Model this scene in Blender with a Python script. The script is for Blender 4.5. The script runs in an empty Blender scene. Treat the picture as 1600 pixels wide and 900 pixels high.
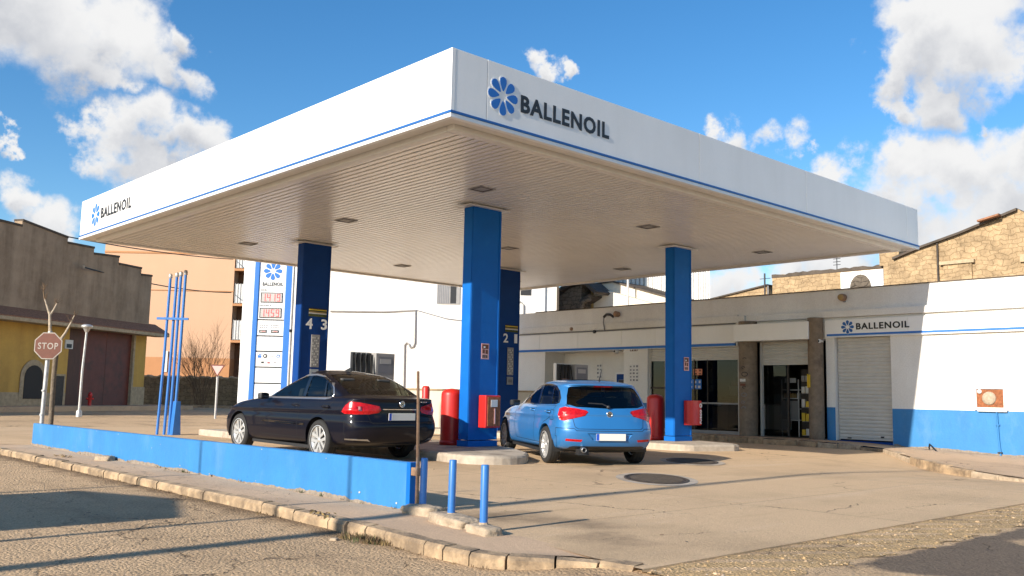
import bpy, bmesh, math, random
from mathutils import Vector, Matrix
random.seed(7)
rad = math.radians
S = bpy.context.scene
C = S.collection
# ------------------------------------------------------------------ camera
YAW, PITCH, ROLL, EYE = rad(42.658), rad(6.795), rad(1.195), 1.12
fwd = Vector((math.sin(YAW)*math.cos(PITCH), math.cos(YAW)*math.cos(PITCH), math.sin(PITCH)))
rgt = Vector((math.cos(YAW), -math.sin(YAW), 0)); upv = rgt.cross(fwd)
r2 = rgt*math.cos(ROLL) + upv*math.sin(ROLL); u2 = upv*math.cos(ROLL) - rgt*math.sin(ROLL)
cd = bpy.data.cameras.new('camera'); cam = bpy.data.objects.new('camera', cd); C.objects.link(cam)
cam.matrix_world = Matrix(((r2.x, u2.x, -fwd.x, 0), (r2.y, u2.y, -fwd.y, 0), (r2.z, u2.z, -fwd.z, EYE), (0, 0, 0, 1)))
cd.sensor_width = 36; cd.lens = 36*1436.8/1600; cd.clip_start = .05; cd.clip_end = 5000
S.camera = cam
# ------------------------------------------------------------------ exposure, sky, sun
S.view_settings.view_transform = 'Standard'; S.view_settings.look = 'None'
S.view_settings.exposure = 0.6; S.view_settings.gamma = 1; S.view_settings.use_curve_mapping = False
SUN_EL = rad(22.3); SUN_DIR = Vector((1, .062, 0)).normalized()       # the way the light travels over the ground
sl = bpy.data.lights.new('sun', 'SUN'); sl.energy = 5.0; sl.angle = rad(.53); sl.color = (1, .92, .80)
so = bpy.data.objects.new('sun', sl); C.objects.link(so); so.location = (-20, 0, 30)
sv = Vector((SUN_DIR.x*math.cos(SUN_EL), SUN_DIR.y*math.cos(SUN_EL), -math.sin(SUN_EL)))
so.rotation_euler = sv.to_track_quat('-Z', 'Y').to_euler()
CLOUDS = [(0.2190,0.9125,0.3456,0.0835),(0.2980,0.8893,0.3469,0.0661),(0.2679,0.9144,0.3036,0.0487),(0.3396,0.8861,0.3153,0.0383),(0.3491,0.8682,0.3527,0.0313),(0.2864,0.9135,0.2889,0.0313),(0.3338,0.9089,0.2500,0.0452),(0.3716,0.8963,0.2422,0.0383),(0.3098,0.9190,0.2437,0.0264),(0.3535,0.9066,0.2305,0.0348),(0.2301,0.9573,0.1752,0.0313),(0.2635,0.9512,0.1607,0.0383),(0.2272,0.9468,0.2282,0.0139),(0.6565,0.6680,0.3504,0.0223),(0.6825,0.6433,0.3468,0.0153),(0.7838,0.5535,0.2817,0.0209),(0.8057,0.5251,0.2739,0.0313),(0.8208,0.5004,0.2756,0.0334),(0.8422,0.4745,0.2561,0.0167),(0.8633,0.3616,0.3520,0.0522),(0.8838,0.3108,0.3498,0.0696),(0.8598,0.3922,0.3269,0.0348),(0.9003,0.3011,0.3144,0.0418),(0.8860,0.3547,0.2985,0.0383),(0.8708,0.3918,0.2970,0.0244),(0.9128,0.3073,0.2690,0.0209),(0.8629,0.4496,0.2309,0.0313),(0.8883,0.3885,0.2448,0.0418),(0.9048,0.3586,0.2298,0.0487),(0.9252,0.3138,0.2135,0.0557),(0.9022,0.3833,0.1979,0.0626),(0.9301,0.3228,0.1750,0.0696),(0.9185,0.3670,0.1470,0.0626),(0.8886,0.4376,0.1372,0.0765),(0.8274,0.5487,0.1199,0.0487),(0.9250,0.2959,0.2383,0.0348),(0.8607,0.4933,0.1257,0.0418),
  (-.55,.75,.3,.12),(-.8,.3,.35,.12),(.3,-.85,.3,.12),(.7,-.6,.35,.1)]
W = bpy.data.worlds.new('World'); S.world = W; W.use_nodes = True
def build_world():
    nt = W.node_tree; N = nt.nodes; L = nt.links
    for n in list(N): N.remove(n)
    def nd(t, **k):
        n = N.new(t)
        for a, b in k.items(): setattr(n, a, b)
        return n
    def math_(op, a, b=None, c=None, clamp=False):
        n = nd('ShaderNodeMath', operation=op); n.use_clamp = clamp
        for i, v in enumerate((a, b, c)):
            if v is None: continue
            if isinstance(v, (int, float)): n.inputs[i].default_value = v
            else: L.new(v, n.inputs[i])
        return n.outputs[0]
    sky = nd('ShaderNodeTexSky', sky_type='NISHITA'); sky.sun_disc = False
    sky.sun_elevation = SUN_EL; sky.sun_rotation = math.atan2(-SUN_DIR.x, -SUN_DIR.y) % (2*math.pi)
    sky.altitude = 50; sky.air_density = 1.0; sky.dust_density = .25; sky.ozone_density = 3.0
    hsv = nd('ShaderNodeHueSaturation'); hsv.inputs['Saturation'].default_value = 1.27; hsv.inputs['Value'].default_value = 1.0
    L.new(sky.outputs[0], hsv.inputs['Color'])
    bg = nd('ShaderNodeBackground'); bg.inputs[1].default_value = .118; L.new(hsv.outputs[0], bg.inputs[0])
    tc = nd('ShaderNodeTexCoord'); vn = nd('ShaderNodeVectorMath', operation='NORMALIZE'); L.new(tc.outputs['Generated'], vn.inputs[0])
    nz = nd('ShaderNodeTexNoise'); nz.inputs['Scale'].default_value = 11; nz.inputs['Detail'].default_value = 9; nz.inputs['Roughness'].default_value = .58
    L.new(vn.outputs[0], nz.inputs['Vector'])
    wz = nd('ShaderNodeTexNoise'); wz.inputs['Scale'].default_value = 9; wz.inputs['Detail'].default_value = 8; wz.inputs['Roughness'].default_value = .6; L.new(vn.outputs[0], wz.inputs['Vector'])
    w1 = nd('ShaderNodeVectorMath', operation='SUBTRACT'); L.new(wz.outputs['Color'], w1.inputs[0]); w1.inputs[1].default_value = (.5, .5, .5)
    wp = nd('ShaderNodeVectorMath', operation='MULTIPLY_ADD'); L.new(w1.outputs[0], wp.inputs[0]); wp.inputs[1].default_value = (.19, .19, .15); L.new(vn.outputs[0], wp.inputs[2])
    acc = None; low = None
    for x, y, z, r in CLOUDS:
        v = Vector((x, y, z)).normalized()
        d = nd('ShaderNodeVectorMath', operation='DISTANCE'); L.new(wp.outputs[0], d.inputs[0]); d.inputs[1].default_value = v
        m = math_('SUBTRACT', 1, math_('DIVIDE', d.outputs['Value'], r*.9))
        acc = m if acc is None else math_('SMOOTH_MAX', acc, m, .25)
        # the same puffs lowered a little: where they cover, we look at a cloud's base
        d2 = nd('ShaderNodeVectorMath', operation='DISTANCE'); L.new(wp.outputs[0], d2.inputs[0]); d2.inputs[1].default_value = v + Vector((0, 0, -r*.55))
        m2 = math_('SUBTRACT', 1, math_('DIVIDE', d2.outputs['Value'], r*.9))
        low = m2 if low is None else math_('SMOOTH_MAX', low, m2, .3)
    nse = math_('MULTIPLY', math_('SUBTRACT', nz.outputs['Fac'], .5), 1.5)
    dens = math_('ADD', acc, nse)
    mr = nd('ShaderNodeMapRange', interpolation_type='SMOOTHSTEP'); L.new(dens, mr.inputs[0])
    mr.inputs[1].default_value = -.06; mr.inputs[2].default_value = .56
    nz2 = nd('ShaderNodeTexNoise'); nz2.inputs['Scale'].default_value = 18; nz2.inputs['Detail'].default_value = 6
    L.new(vn.outputs[0], nz2.inputs['Vector'])
    sh = math_('ADD', math_('MULTIPLY', low, .8), math_('MULTIPLY', math_('SUBTRACT', nz2.outputs['Fac'], .5), 1.3))
    ms = nd('ShaderNodeMapRange', interpolation_type='SMOOTHSTEP'); L.new(sh, ms.inputs[0]); ms.inputs[1].default_value = .0; ms.inputs[2].default_value = 1.0
    cm = nd('ShaderNodeMix', data_type='RGBA'); L.new(ms.outputs[0], cm.inputs[0])
    cm.inputs[6].default_value = (.60, .60, .60, 1); cm.inputs[7].default_value = (.36, .375, .41, 1)
    cb = nd('ShaderNodeBackground'); L.new(cm.outputs[2], cb.inputs[0]); cb.inputs[1].default_value = 1
    mx = nd('ShaderNodeMixShader'); L.new(mr.outputs[0], mx.inputs[0]); L.new(bg.outputs[0], mx.inputs[1]); L.new(cb.outputs[0], mx.inputs[2])
    out = nd('ShaderNodeOutputWorld'); L.new(mx.outputs[0], out.inputs[0])
build_world()

# ------------------------------------------------------------------ materials
MATS = {}
def mat(name, col, rough=.6, var=0., scale=3., bump=0., bscale=40., metal=0., coat=0., spec=.5, dirt=None, dscale=1.2, dlow=.52, dhigh=.72,
        stripe=None, emit=None, stretch=(1, 1, 1), detail=6, alpha=None):
    m = bpy.data.materials.new(name); m.use_nodes = True; MATS[name] = m
    nt = m.node_tree; N = nt.nodes; L = nt.links; b = N['Principled BSDF']
    b.inputs['Base Color'].default_value = (*col, 1); b.inputs['Roughness'].default_value = rough
    b.inputs['Metallic'].default_value = metal; b.inputs['Coat Weight'].default_value = coat; b.inputs['Coat Roughness'].default_value = .04
    b.inputs['Specular IOR Level'].default_value = spec
    tc = N.new('ShaderNodeTexCoord'); mp = N.new('ShaderNodeMapping'); L.new(tc.outputs['Object'], mp.inputs[0]); mp.inputs['Scale'].default_value = stretch
    src = None
    if var or dirt:
        nz = N.new('ShaderNodeTexNoise'); nz.inputs['Scale'].default_value = scale; nz.inputs['Detail'].default_value = detail; nz.inputs['Roughness'].default_value = .62
        L.new(mp.outputs[0], nz.inputs['Vector'])
        mr = N.new('ShaderNodeMapRange'); L.new(nz.outputs['Fac'], mr.inputs[0])
        mr.inputs[1].default_value = .28; mr.inputs[2].default_value = .72; mr.inputs[3].default_value = 1-var; mr.inputs[4].default_value = 1+var
        vm = N.new('ShaderNodeVectorMath'); vm.operation = 'SCALE'; vm.inputs[0].default_value = col; L.new(mr.outputs[0], vm.inputs['Scale'])
        src = vm.outputs[0]
        if dirt:
            n2 = N.new('ShaderNodeTexNoise'); n2.inputs['Scale'].default_value = dscale; n2.inputs['Detail'].default_value = 8; n2.inputs['Roughness'].default_value = .66
            L.new(mp.outputs[0], n2.inputs['Vector'])
            m2 = N.new('ShaderNodeMapRange'); L.new(n2.outputs['Fac'], m2.inputs[0]); m2.inputs[1].default_value = dlow; m2.inputs[2].default_value = dhigh
            mx = N.new('ShaderNodeMix'); mx.data_type = 'RGBA'; L.new(m2.outputs[0], mx.inputs[0]); L.new(src, mx.inputs[6]); mx.inputs[7].default_value = (*dirt, 1)
            src = mx.outputs[2]
        L.new(src, b.inputs['Base Color'])
    if bump:
        nb = N.new('ShaderNodeTexNoise'); nb.inputs['Scale'].default_value = bscale; nb.inputs['Detail'].default_value = 5
        L.new(mp.outputs[0], nb.inputs['Vector'])
        bp = N.new('ShaderNodeBump'); bp.inputs['Strength'].default_value = bump; bp.inputs['Distance'].default_value = .02
        L.new(nb.outputs['Fac'], bp.inputs['Height']); L.new(bp.outputs[0], b.inputs['Normal'])
    if emit:
        b.inputs['Emission Color'].default_value = (*emit[:3], 1); b.inputs['Emission Strength'].default_value = emit[3]
    return m
def ground_mat(name, col, dark, crackw=.012, crackscale=.9, bump=.5, bscale=60, stones=True, patch=False, fine=.22, streaks=False):
    """worn ground: grain, large stains, fine cracks"""
    m = mat(name, col, rough=.9, spec=.25); nt = m.node_tree; N = nt.nodes; L = nt.links; b = N['Principled BSDF']
    def nd(t, **k):
        n = N.new(t)
        for a, v in k.items(): setattr(n, a, v)
        return n
    tc = nd('ShaderNodeTexCoord'); o = tc.outputs['Object']
    def noise(sc, det, rough=.6, vec=o):
        n = nd('ShaderNodeTexNoise'); n.inputs['Scale'].default_value = sc; n.inputs['Detail'].default_value = det; n.inputs['Roughness'].default_value = rough; L.new(vec, n.inputs['Vector']); return n
    def rng(v, a, c, d, e, smooth=False):
        n = nd('ShaderNodeMapRange'); n.interpolation_type = 'SMOOTHSTEP' if smooth else 'LINEAR'; L.new(v, n.inputs[0])
        for i, q in enumerate((a, c, d, e)): n.inputs[i+1].default_value = q
        return n.outputs[0]
    def mul(a, c):
        n = nd('ShaderNodeMath', operation='MULTIPLY')
        for i, q in enumerate((a, c)):
            if isinstance(q, (int, float)): n.inputs[i].default_value = q
            else: L.new(q, n.inputs[i])
        return n.outputs[0]
    big = noise(.35, 8, .62); mid = noise(2.3, 8, .68); fin = noise(55, 4, .7)
    stain = rng(big.outputs['Fac'], .45, .72, 0, 1, True)
    stain2 = rng(mid.outputs['Fac'], .52, .78, 0, .6, True)
    mx = nd('ShaderNodeMix', data_type='RGBA'); L.new(stain, mx.inputs[0]); mx.inputs[6].default_value = (*col, 1); mx.inputs[7].default_value = (*[c*.72+d*.28 for c, d in zip(col, dark)], 1)
    mx2 = nd('ShaderNodeMix', data_type='RGBA'); L.new(stain2, mx2.inputs[0]); L.new(mx.outputs[2], mx2.inputs[6]); mx2.inputs[7].default_value = (*[c*.62+d*.38 for c, d in zip(col, dark)], 1)
    last = mx2.outputs[2]
    if streaks:  # broom marks and washed out pale bands along the slab, tyre dirt, an oily drift by the bollards
        sm = nd('ShaderNodeMapping'); sm.inputs['Scale'].default_value = (.16, 1.5, 1); L.new(o, sm.inputs[0])
        sn_ = noise(1.0, 8, .65, sm.outputs[0]); mp_ = nd('ShaderNodeMix', data_type='RGBA'); L.new(rng(sn_.outputs['Fac'], .50, .74, 0, .55, True), mp_.inputs[0]); L.new(last, mp_.inputs[6]); mp_.inputs[7].default_value = (.68, .52, .36, 1); last = mp_.outputs[2]
        sm2 = nd('ShaderNodeMapping'); sm2.inputs['Scale'].default_value = (.3, 2.6, 1); sm2.inputs['Location'].default_value = (7, 3, 0); L.new(o, sm2.inputs[0])
        sn2 = noise(1.3, 8, .7, sm2.outputs[0]); mp_ = nd('ShaderNodeMix', data_type='RGBA'); L.new(rng(sn2.outputs['Fac'], .56, .76, 0, .5, True), mp_.inputs[0]); L.new(last, mp_.inputs[6]); mp_.inputs[7].default_value = (.36, .23, .125, 1); last = mp_.outputs[2]
        sj = nd('ShaderNodeSeparateXYZ'); wj = noise(.8, 3); aj = nd('ShaderNodeVectorMath', operation='MULTIPLY_ADD'); L.new(wj.outputs['Color'], aj.inputs[0]); aj.inputs[1].default_value = (.06, .06, 0); L.new(o, aj.inputs[2]); L.new(aj.outputs[0], sj.inputs[0])
        for ax_, p_, w_ in ((1, 5.93, .012), (1, 10.4, .014), (0, 9.05, .012), (0, 13.6, .014), (0, 18.2, .016)):
            df = nd('ShaderNodeMath', operation='SUBTRACT'); L.new(sj.outputs[ax_], df.inputs[0]); df.inputs[1].default_value = p_+.03
            ab = nd('ShaderNodeMath', operation='ABSOLUTE'); L.new(df.outputs[0], ab.inputs[0])
            mp_ = nd('ShaderNodeMix', data_type='RGBA'); L.new(mul(rng(ab.outputs[0], w_*.4, w_, .62, 0), rng(mid.outputs['Fac'], .3, .5, .3, 1)), mp_.inputs[0]); L.new(last, mp_.inputs[6]); mp_.inputs[7].default_value = (.14, .095, .06, 1); last = mp_.outputs[2]
        wob2 = noise(1.1, 6); ad2 = nd('ShaderNodeVectorMath', operation='MULTIPLY_ADD'); L.new(wob2.outputs['Color'], ad2.inputs[0]); ad2.inputs[1].default_value = (.9, .9, 0); L.new(o, ad2.inputs[2])
        for cx_, cy_, r_, am in ((6.0, 6.5, .75, .75), (6.35, 5.75, .6, .5), (5.75, 5.1, .5, .6), (11.8, 10.3, 1.1, .4), (10.2, 12.6, 1.0, .45)):
            dv2 = nd('ShaderNodeVectorMath', operation='DISTANCE'); L.new(ad2.outputs[0], dv2.inputs[0]); dv2.inputs[1].default_value = (cx_+.45, cy_+.45, 0)
            mp_ = nd('ShaderNodeMix', data_type='RGBA'); L.new(mul(rng(dv2.outputs['Value'], r_*.25, r_, am, 0, True), rng(mid.outputs['Fac'], .35, .6, .35, 1)), mp_.inputs[0]); L.new(last, mp_.inputs[6]); mp_.inputs[7].default_value = (.10, .07, .045, 1); last = mp_.outputs[2]
    if patch:   # the newer dark asphalt patch by the forecourt's mouth, with an old pale repair in it
        sx = nd('ShaderNodeSeparateXYZ'); wob = noise(1.6, 5)
        ad = nd('ShaderNodeVectorMath', operation='MULTIPLY_ADD'); L.new(wob.outputs['Color'], ad.inputs[0]); ad.inputs[1].default_value = (.9, .35, 0); L.new(o, ad.inputs[2]); L.new(ad.outputs[0], sx.inputs[0])
        px = rng(sx.outputs[0], 6.75, 6.95, 0, 1, True); py = rng(sx.outputs[1], 3.42, 3.50, 1, 0, True)
        pm = mul(px, py)
        dv = nd('ShaderNodeVectorMath', operation='DISTANCE'); L.new(ad.outputs[0], dv.inputs[0]); dv.inputs[1].default_value = (9.4, 2.75, -.05)
        pm = mul(pm, rng(dv.outputs['Value'], .42, .55, .25, 1, True))
        sx2 = nd('ShaderNodeSeparateXYZ'); L.new(o, sx2.inputs[0]); wob3 = noise(2.4, 7, .7)
        kd = nd('ShaderNodeMath', operation='MULTIPLY_ADD'); L.new(wob3.outputs['Fac'], kd.inputs[0]); kd.inputs[1].default_value = .9; L.new(sx2.outputs[0], kd.inputs[2])
        kdm = mul(mul(rng(kd.outputs[0], 4.72, 5.12, 0, .8, True), rng(sx2.outputs[1], 4.7, 5.2, 0, 1, True)), mul(rng(sx2.outputs[0], 4.75, 4.85, 1, 0), rng(sx2.outputs[1], 20, 24, 1, 0)))
        mk_ = nd('ShaderNodeMix', data_type='RGBA'); L.new(kdm, mk_.inputs[0]); L.new(last, mk_.inputs[6]); mk_.inputs[7].default_value = (.13, .088, .05, 1); last = mk_.outputs[2]
        tm = nd('ShaderNodeMapping'); tm.inputs['Scale'].default_value = (1.1, .14, 1); L.new(o, tm.inputs[0]); tn = noise(1.0, 7, .65, tm.outputs[0])
        mk_ = nd('ShaderNodeMix', data_type='RGBA'); L.new(rng(tn.outputs['Fac'], .5, .72, 0, .55, True), mk_.inputs[0]); L.new(last, mk_.inputs[6]); mk_.inputs[7].default_value = (.25, .165, .095, 1); last = mk_.outputs[2]
        mp_ = nd('ShaderNodeMix', data_type='RGBA'); L.new(pm, mp_.inputs[0]); L.new(last, mp_.inputs[6]); mp_.inputs[7].default_value = (.17, .127, .09, 1); last = mp_.outputs[2]
    gr = nd('ShaderNodeVectorMath', operation='SCALE'); L.new(last, gr.inputs[0]); L.new(rng(fin.outputs['Fac'], .25, .75, 1-fine, 1+fine), gr.inputs['Scale']); last = gr.outputs[0]
    # cracks
    wn = noise(3, 4); wv = nd('ShaderNodeVectorMath', operation='MULTIPLY_ADD'); L.new(wn.outputs['Color'], wv.inputs[0]); wv.inputs[1].default_value = (.5, .5, 0); L.new(o, wv.inputs[2])
    vo = nd('ShaderNodeTexVoronoi', feature='DISTANCE_TO_EDGE'); vo.inputs['Scale'].default_value = crackscale; L.new(wv.outputs[0], vo.inputs['Vector'])
    cr = rng(vo.outputs['Distance'], crackw*.35, crackw, 1, 0)
    gate = rng(noise(.5, 3).outputs['Fac'], .46, .58, 0, 1)
    cr = mul(cr, gate)
    mc = nd('ShaderNodeMix', data_type='RGBA'); L.new(mul(cr, .75), mc.inputs[0]); L.new(last, mc.inputs[6]); mc.inputs[7].default_value = (*[d*.5 for d in dark], 1)
    L.new(mc.outputs[2], b.inputs['Base Color'])
    hb = noise(bscale, 6, .75); h2 = noise(7, 4)
    if stones:
        vs = nd('ShaderNodeTexVoronoi'); vs.inputs['Scale'].default_value = 38; L.new(o, vs.inputs['Vector'])
        hs = nd('ShaderNodeMath', operation='MULTIPLY_ADD'); L.new(vs.outputs['Distance'], hs.inputs[0]); hs.inputs[1].default_value = -.9; L.new(hb.outputs['Fac'], hs.inputs[2]); hv = hs.outputs[0]
    else: hv = hb.outputs['Fac']
    h3 = nd('ShaderNodeMath', operation='MULTIPLY_ADD'); L.new(h2.outputs['Fac'], h3.inputs[0]); h3.inputs[1].default_value = 1.2; L.new(hv, h3.inputs[2])
    h4 = nd('ShaderNodeMath', operation='SUBTRACT'); L.new(h3.outputs[0], h4.inputs[0]); L.new(mul(cr, 1.5), h4.inputs[1])
    bp = nd('ShaderNodeBump'); bp.inputs['Strength'].default_value = bump; bp.inputs['Distance'].default_value = .02; L.new(h4.outputs[0], bp.inputs['Height']); L.new(bp.outputs[0], b.inputs['Normal'])
    return m
def masonry_mat(name, col, mortar, sx=.45, sy=.24):
    m = mat(name, col, rough=.95, spec=.15); nt = m.node_tree; N = nt.nodes; L = nt.links; b = N['Principled BSDF']
    tc = N.new('ShaderNodeTexCoord'); wn = N.new('ShaderNodeTexNoise'); wn.inputs['Scale'].default_value = 2.2; L.new(tc.outputs['Object'], wn.inputs['Vector'])
    sp = N.new('ShaderNodeSeparateXYZ'); L.new(tc.outputs['Object'], sp.inputs[0])
    ad = N.new('ShaderNodeMath'); ad.operation = 'ADD'; L.new(sp.outputs[0], ad.inputs[0]); L.new(sp.outputs[1], ad.inputs[1])
    cb = N.new('ShaderNodeCombineXYZ'); L.new(ad.outputs[0], cb.inputs[0]); L.new(sp.outputs[2], cb.inputs[1])
    wv = N.new('ShaderNodeVectorMath'); wv.operation = 'MULTIPLY_ADD'; L.new(wn.outputs['Color'], wv.inputs[0]); wv.inputs[1].default_value = (.5, .36, 0); L.new(cb.outputs[0], wv.inputs[2])
    br = N.new('ShaderNodeTexBrick'); L.new(wv.outputs[0], br.inputs['Vector']); br.inputs['Scale'].default_value = 1; br.inputs['Brick Width'].default_value = sx; br.inputs['Row Height'].default_value = sy
    br.inputs['Mortar Size'].default_value = .014; br.inputs['Mortar Smooth'].default_value = .6; br.inputs['Bias'].default_value = 0
    br.inputs['Color1'].default_value = (*[c*1.06 for c in col], 1); br.inputs['Color2'].default_value = (*[c*.9 for c in col], 1); br.inputs['Mortar'].default_value = (*mortar, 1)
    n2 = N.new('ShaderNodeTexNoise'); n2.inputs['Scale'].default_value = 1.6; n2.inputs['Detail'].default_value = 10; n2.inputs['Roughness'].default_value = .8; L.new(tc.outputs['Object'], n2.inputs['Vector'])
    mr = N.new('ShaderNodeMapRange'); L.new(n2.outputs['Fac'], mr.inputs[0]); mr.inputs[1].default_value = .32; mr.inputs[2].default_value = .68; mr.inputs[3].default_value = .5; mr.inputs[4].default_value = 1.3
    vm = N.new('ShaderNodeVectorMath'); vm.operation = 'SCALE'; L.new(br.outputs['Color'], vm.inputs[0]); L.new(mr.outputs[0], vm.inputs['Scale']); L.new(vm.outputs[0], b.inputs['Base Color'])
    hs = N.new('ShaderNodeMath'); hs.operation = 'SUBTRACT'; L.new(n2.outputs['Fac'], hs.inputs[0]); L.new(br.outputs['Fac'], hs.inputs[1])
    bp = N.new('ShaderNodeBump'); bp.inputs['Strength'].default_value = .7; bp.inputs['Distance'].default_value = .04; L.new(hs.outputs[0], bp.inputs['Height']); L.new(bp.outputs[0], b.inputs['Normal'])
    return m
def streak_mat(name, col, dark, amount=.6, sc=2.2, rough=.9, bump=.25):
    """render with rain streaks and stains running down"""
    m = mat(name, col, rough=rough, spec=.2); nt = m.node_tree; N = nt.nodes; L = nt.links; b = N['Principled BSDF']
    tc = N.new('ShaderNodeTexCoord'); mp = N.new('ShaderNodeMapping'); mp.inputs['Scale'].default_value = (sc, sc, sc*.12); L.new(tc.outputs['Object'], mp.inputs[0])
    n1 = N.new('ShaderNodeTexNoise'); n1.inputs['Scale'].default_value = 1; n1.inputs['Detail'].default_value = 8; n1.inputs['Roughness'].default_value = .65; L.new(mp.outputs[0], n1.inputs['Vector'])
    n2 = N.new('ShaderNodeTexNoise'); n2.inputs['Scale'].default_value = .6; n2.inputs['Detail'].default_value = 9; n2.inputs['Roughness'].default_value = .7; L.new(tc.outputs['Object'], n2.inputs['Vector'])
    ad = N.new('ShaderNodeMath'); ad.operation = 'ADD'; L.new(n1.outputs['Fac'], ad.inputs[0]); L.new(n2.outputs['Fac'], ad.inputs[1])
    mr = N.new('ShaderNodeMapRange'); L.new(ad.outputs[0], mr.inputs[0]); mr.inputs[1].default_value = .8; mr.inputs[2].default_value = 1.25; mr.inputs[3].default_value = 0; mr.inputs[4].default_value = amount
    mx = N.new('ShaderNodeMix'); mx.data_type = 'RGBA'; L.new(mr.outputs[0], mx.inputs[0]); mx.inputs[6].default_value = (*col, 1); mx.inputs[7].default_value = (*dark, 1)
    n3 = N.new('ShaderNodeTexNoise'); n3.inputs['Scale'].default_value = 30; L.new(tc.outputs['Object'], n3.inputs['Vector'])
    m3 = N.new('ShaderNodeMapRange'); L.new(n3.outputs['Fac'], m3.inputs[0]); m3.inputs[3].default_value = 1-.48*max(bump, .06); m3.inputs[4].default_value = 1+.48*max(bump, .06)
    vm = N.new('ShaderNodeVectorMath'); vm.operation = 'SCALE'; L.new(mx.outputs[2], vm.inputs[0]); L.new(m3.outputs[0], vm.inputs['Scale']); L.new(vm.outputs[0], b.inputs['Base Color'])
    bp = N.new('ShaderNodeBump'); bp.inputs['Strength'].default_value = bump; bp.inputs['Distance'].default_value = .02; L.new(n3.outputs['Fac'], bp.inputs['Height']); L.new(bp.outputs[0], b.inputs['Normal'])
    return m
M = {}
M['concrete'] = ground_mat('concrete', (.60, .42, .25), (.13, .09, .055), streaks=True, crackw=.0035, crackscale=.33, bump=.45, bscale=60, stones=False, fine=.26)
M['street'] = ground_mat('street', (.58, .40, .235), (.10, .07, .042), crackw=.012, crackscale=1.1, bump=1.0, bscale=38, patch=True, fine=.42)
M['gravel_bed'] = ground_mat('gravel_bed', (.52, .35, .175), (.12, .085, .05), crackw=.03, crackscale=5, bump=1.0, bscale=26, fine=.45)
M['earth'] = ground_mat('earth', (.3, .235, .165), (.12, .09, .06), bump=.6)
M['paving'] = ground_mat('paving', (.56, .39, .25), (.16, .12, .09), crackw=.01, crackscale=1.6, bump=.35, bscale=50, stones=False, fine=.2)
M['kerb'] = mat('kerb', (.44, .31, .185), .9, var=.3, scale=6, bump=.6, bscale=30, dirt=(.19, .135, .085), dscale=3.2, dlow=.42, dhigh=.62)
M['kerb_yellow'] = mat('kerb_yellow', (.46, .31, .11), .85, var=.3, scale=9, bump=.5, bscale=30, dirt=(.40, .32, .24), dscale=5, dlow=.40, dhigh=.56)
M['rubble'] = mat('rubble', (.40, .31, .215), .95, var=.35, scale=8, bump=.9, bscale=22, dirt=(.16, .12, .09), dscale=5)
M['island'] = mat('island', (.44, .37, .29), .9, var=.22, scale=5, bump=.45, bscale=60, dirt=(.2, .16, .12), dscale=2, dlow=.5, dhigh=.7)
M['wall_blue'] = mat('wall_blue', (.030, .19, .44), .6, var=.10, scale=3, bump=.2, bscale=25, dirt=(.085, .235, .44), dscale=1.7, dlow=.55, dhigh=.8, stretch=(1, 1, .55))
M['post_blue'] = mat('post_blue', (.03, .16, .47), .4, var=.1, scale=6, coat=.15)
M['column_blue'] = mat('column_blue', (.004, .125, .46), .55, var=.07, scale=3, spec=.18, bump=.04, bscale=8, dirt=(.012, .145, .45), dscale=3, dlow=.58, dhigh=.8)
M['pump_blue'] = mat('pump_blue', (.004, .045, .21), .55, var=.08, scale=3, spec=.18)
M['stripe_blue'] = mat('stripe_blue', (.015, .11, .36), .45)
M['sign_blue'] = mat('sign_blue', (.018, .15, .50), .45)
M['white'] = mat('white', (.80, .80, .79), .4, var=.015, scale=2)
M['white_panel'] = streak_mat('white_panel', (.88, .865, .84), (.70, .68, .64), .30, 1.6, rough=.4, bump=.0)
M['soffit'] = mat('soffit', (.78, .745, .69), .27, var=.05, scale=1.5, spec=.7)
M['soffit_gap'] = mat('soffit_gap', (.055, .045, .038), .8)
M['trim'] = mat('trim', (.72, .69, .64), .45, var=.05)
M['plaster'] = streak_mat('plaster', (.78, .765, .735), (.5, .46, .41), .35, 1.4)
M['plaster_bright'] = streak_mat('plaster_bright', (.80, .78, .74), (.58, .53, .47), .42, .7)
M['cream'] = streak_mat('cream', (.76, .68, .56), (.5, .42, .32), .4, 1)
M['grey_render'] = streak_mat('grey_render', (.40, .29, .195), (.17, .118, .076), .85, 1.1)
M['coping'] = streak_mat('coping', (.12, .095, .075), (.05, .04, .03), .8, 2)
M['ochre'] = streak_mat('ochre', (.62, .38, .10), (.36, .21, .07), .55, 1.1)
M['stone_trim'] = mat('stone_trim', (.42, .32, .20), .9, var=.25, scale=5, bump=.3)
M['brown_wood'] = mat('brown_wood', (.085, .032, .017), .6, var=.25, scale=5, stretch=(4, 4, .5))
M['red_door'] = mat('red_door', (.13, .03, .017), .55, var=.25, scale=2.5, dirt=(.045, .02, .013), dscale=1, dlow=.5, dhigh=.75)
M['tile'] = mat('tile', (.28, .13, .07), .9, var=.4, scale=9)
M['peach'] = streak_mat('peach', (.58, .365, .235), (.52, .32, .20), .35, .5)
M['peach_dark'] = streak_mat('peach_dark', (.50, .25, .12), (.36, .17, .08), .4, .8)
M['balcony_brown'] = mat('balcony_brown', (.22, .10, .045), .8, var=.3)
M['rubble_wall'] = masonry_mat('rubble_wall', (.27, .19, .11), (.12, .085, .05), .5, .3)
M['stone'] = masonry_mat('stone', (.42, .295, .17), (.37, .255, .14), .33, .17)
M['dark_stone'] = masonry_mat('dark_stone', (.16, .13, .1), (.06, .05, .04), .4, .2)
M['slate_roof'] = mat('slate_roof', (.055, .045, .038), .85, var=.5, scale=8, bump=.6, bscale=12)
M['shutter'] = mat('shutter', (.56, .535, .49), .5, var=.06, scale=4)
M['shutter_gap'] = mat('shutter_gap', (.24, .22, .19), .7)
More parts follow.
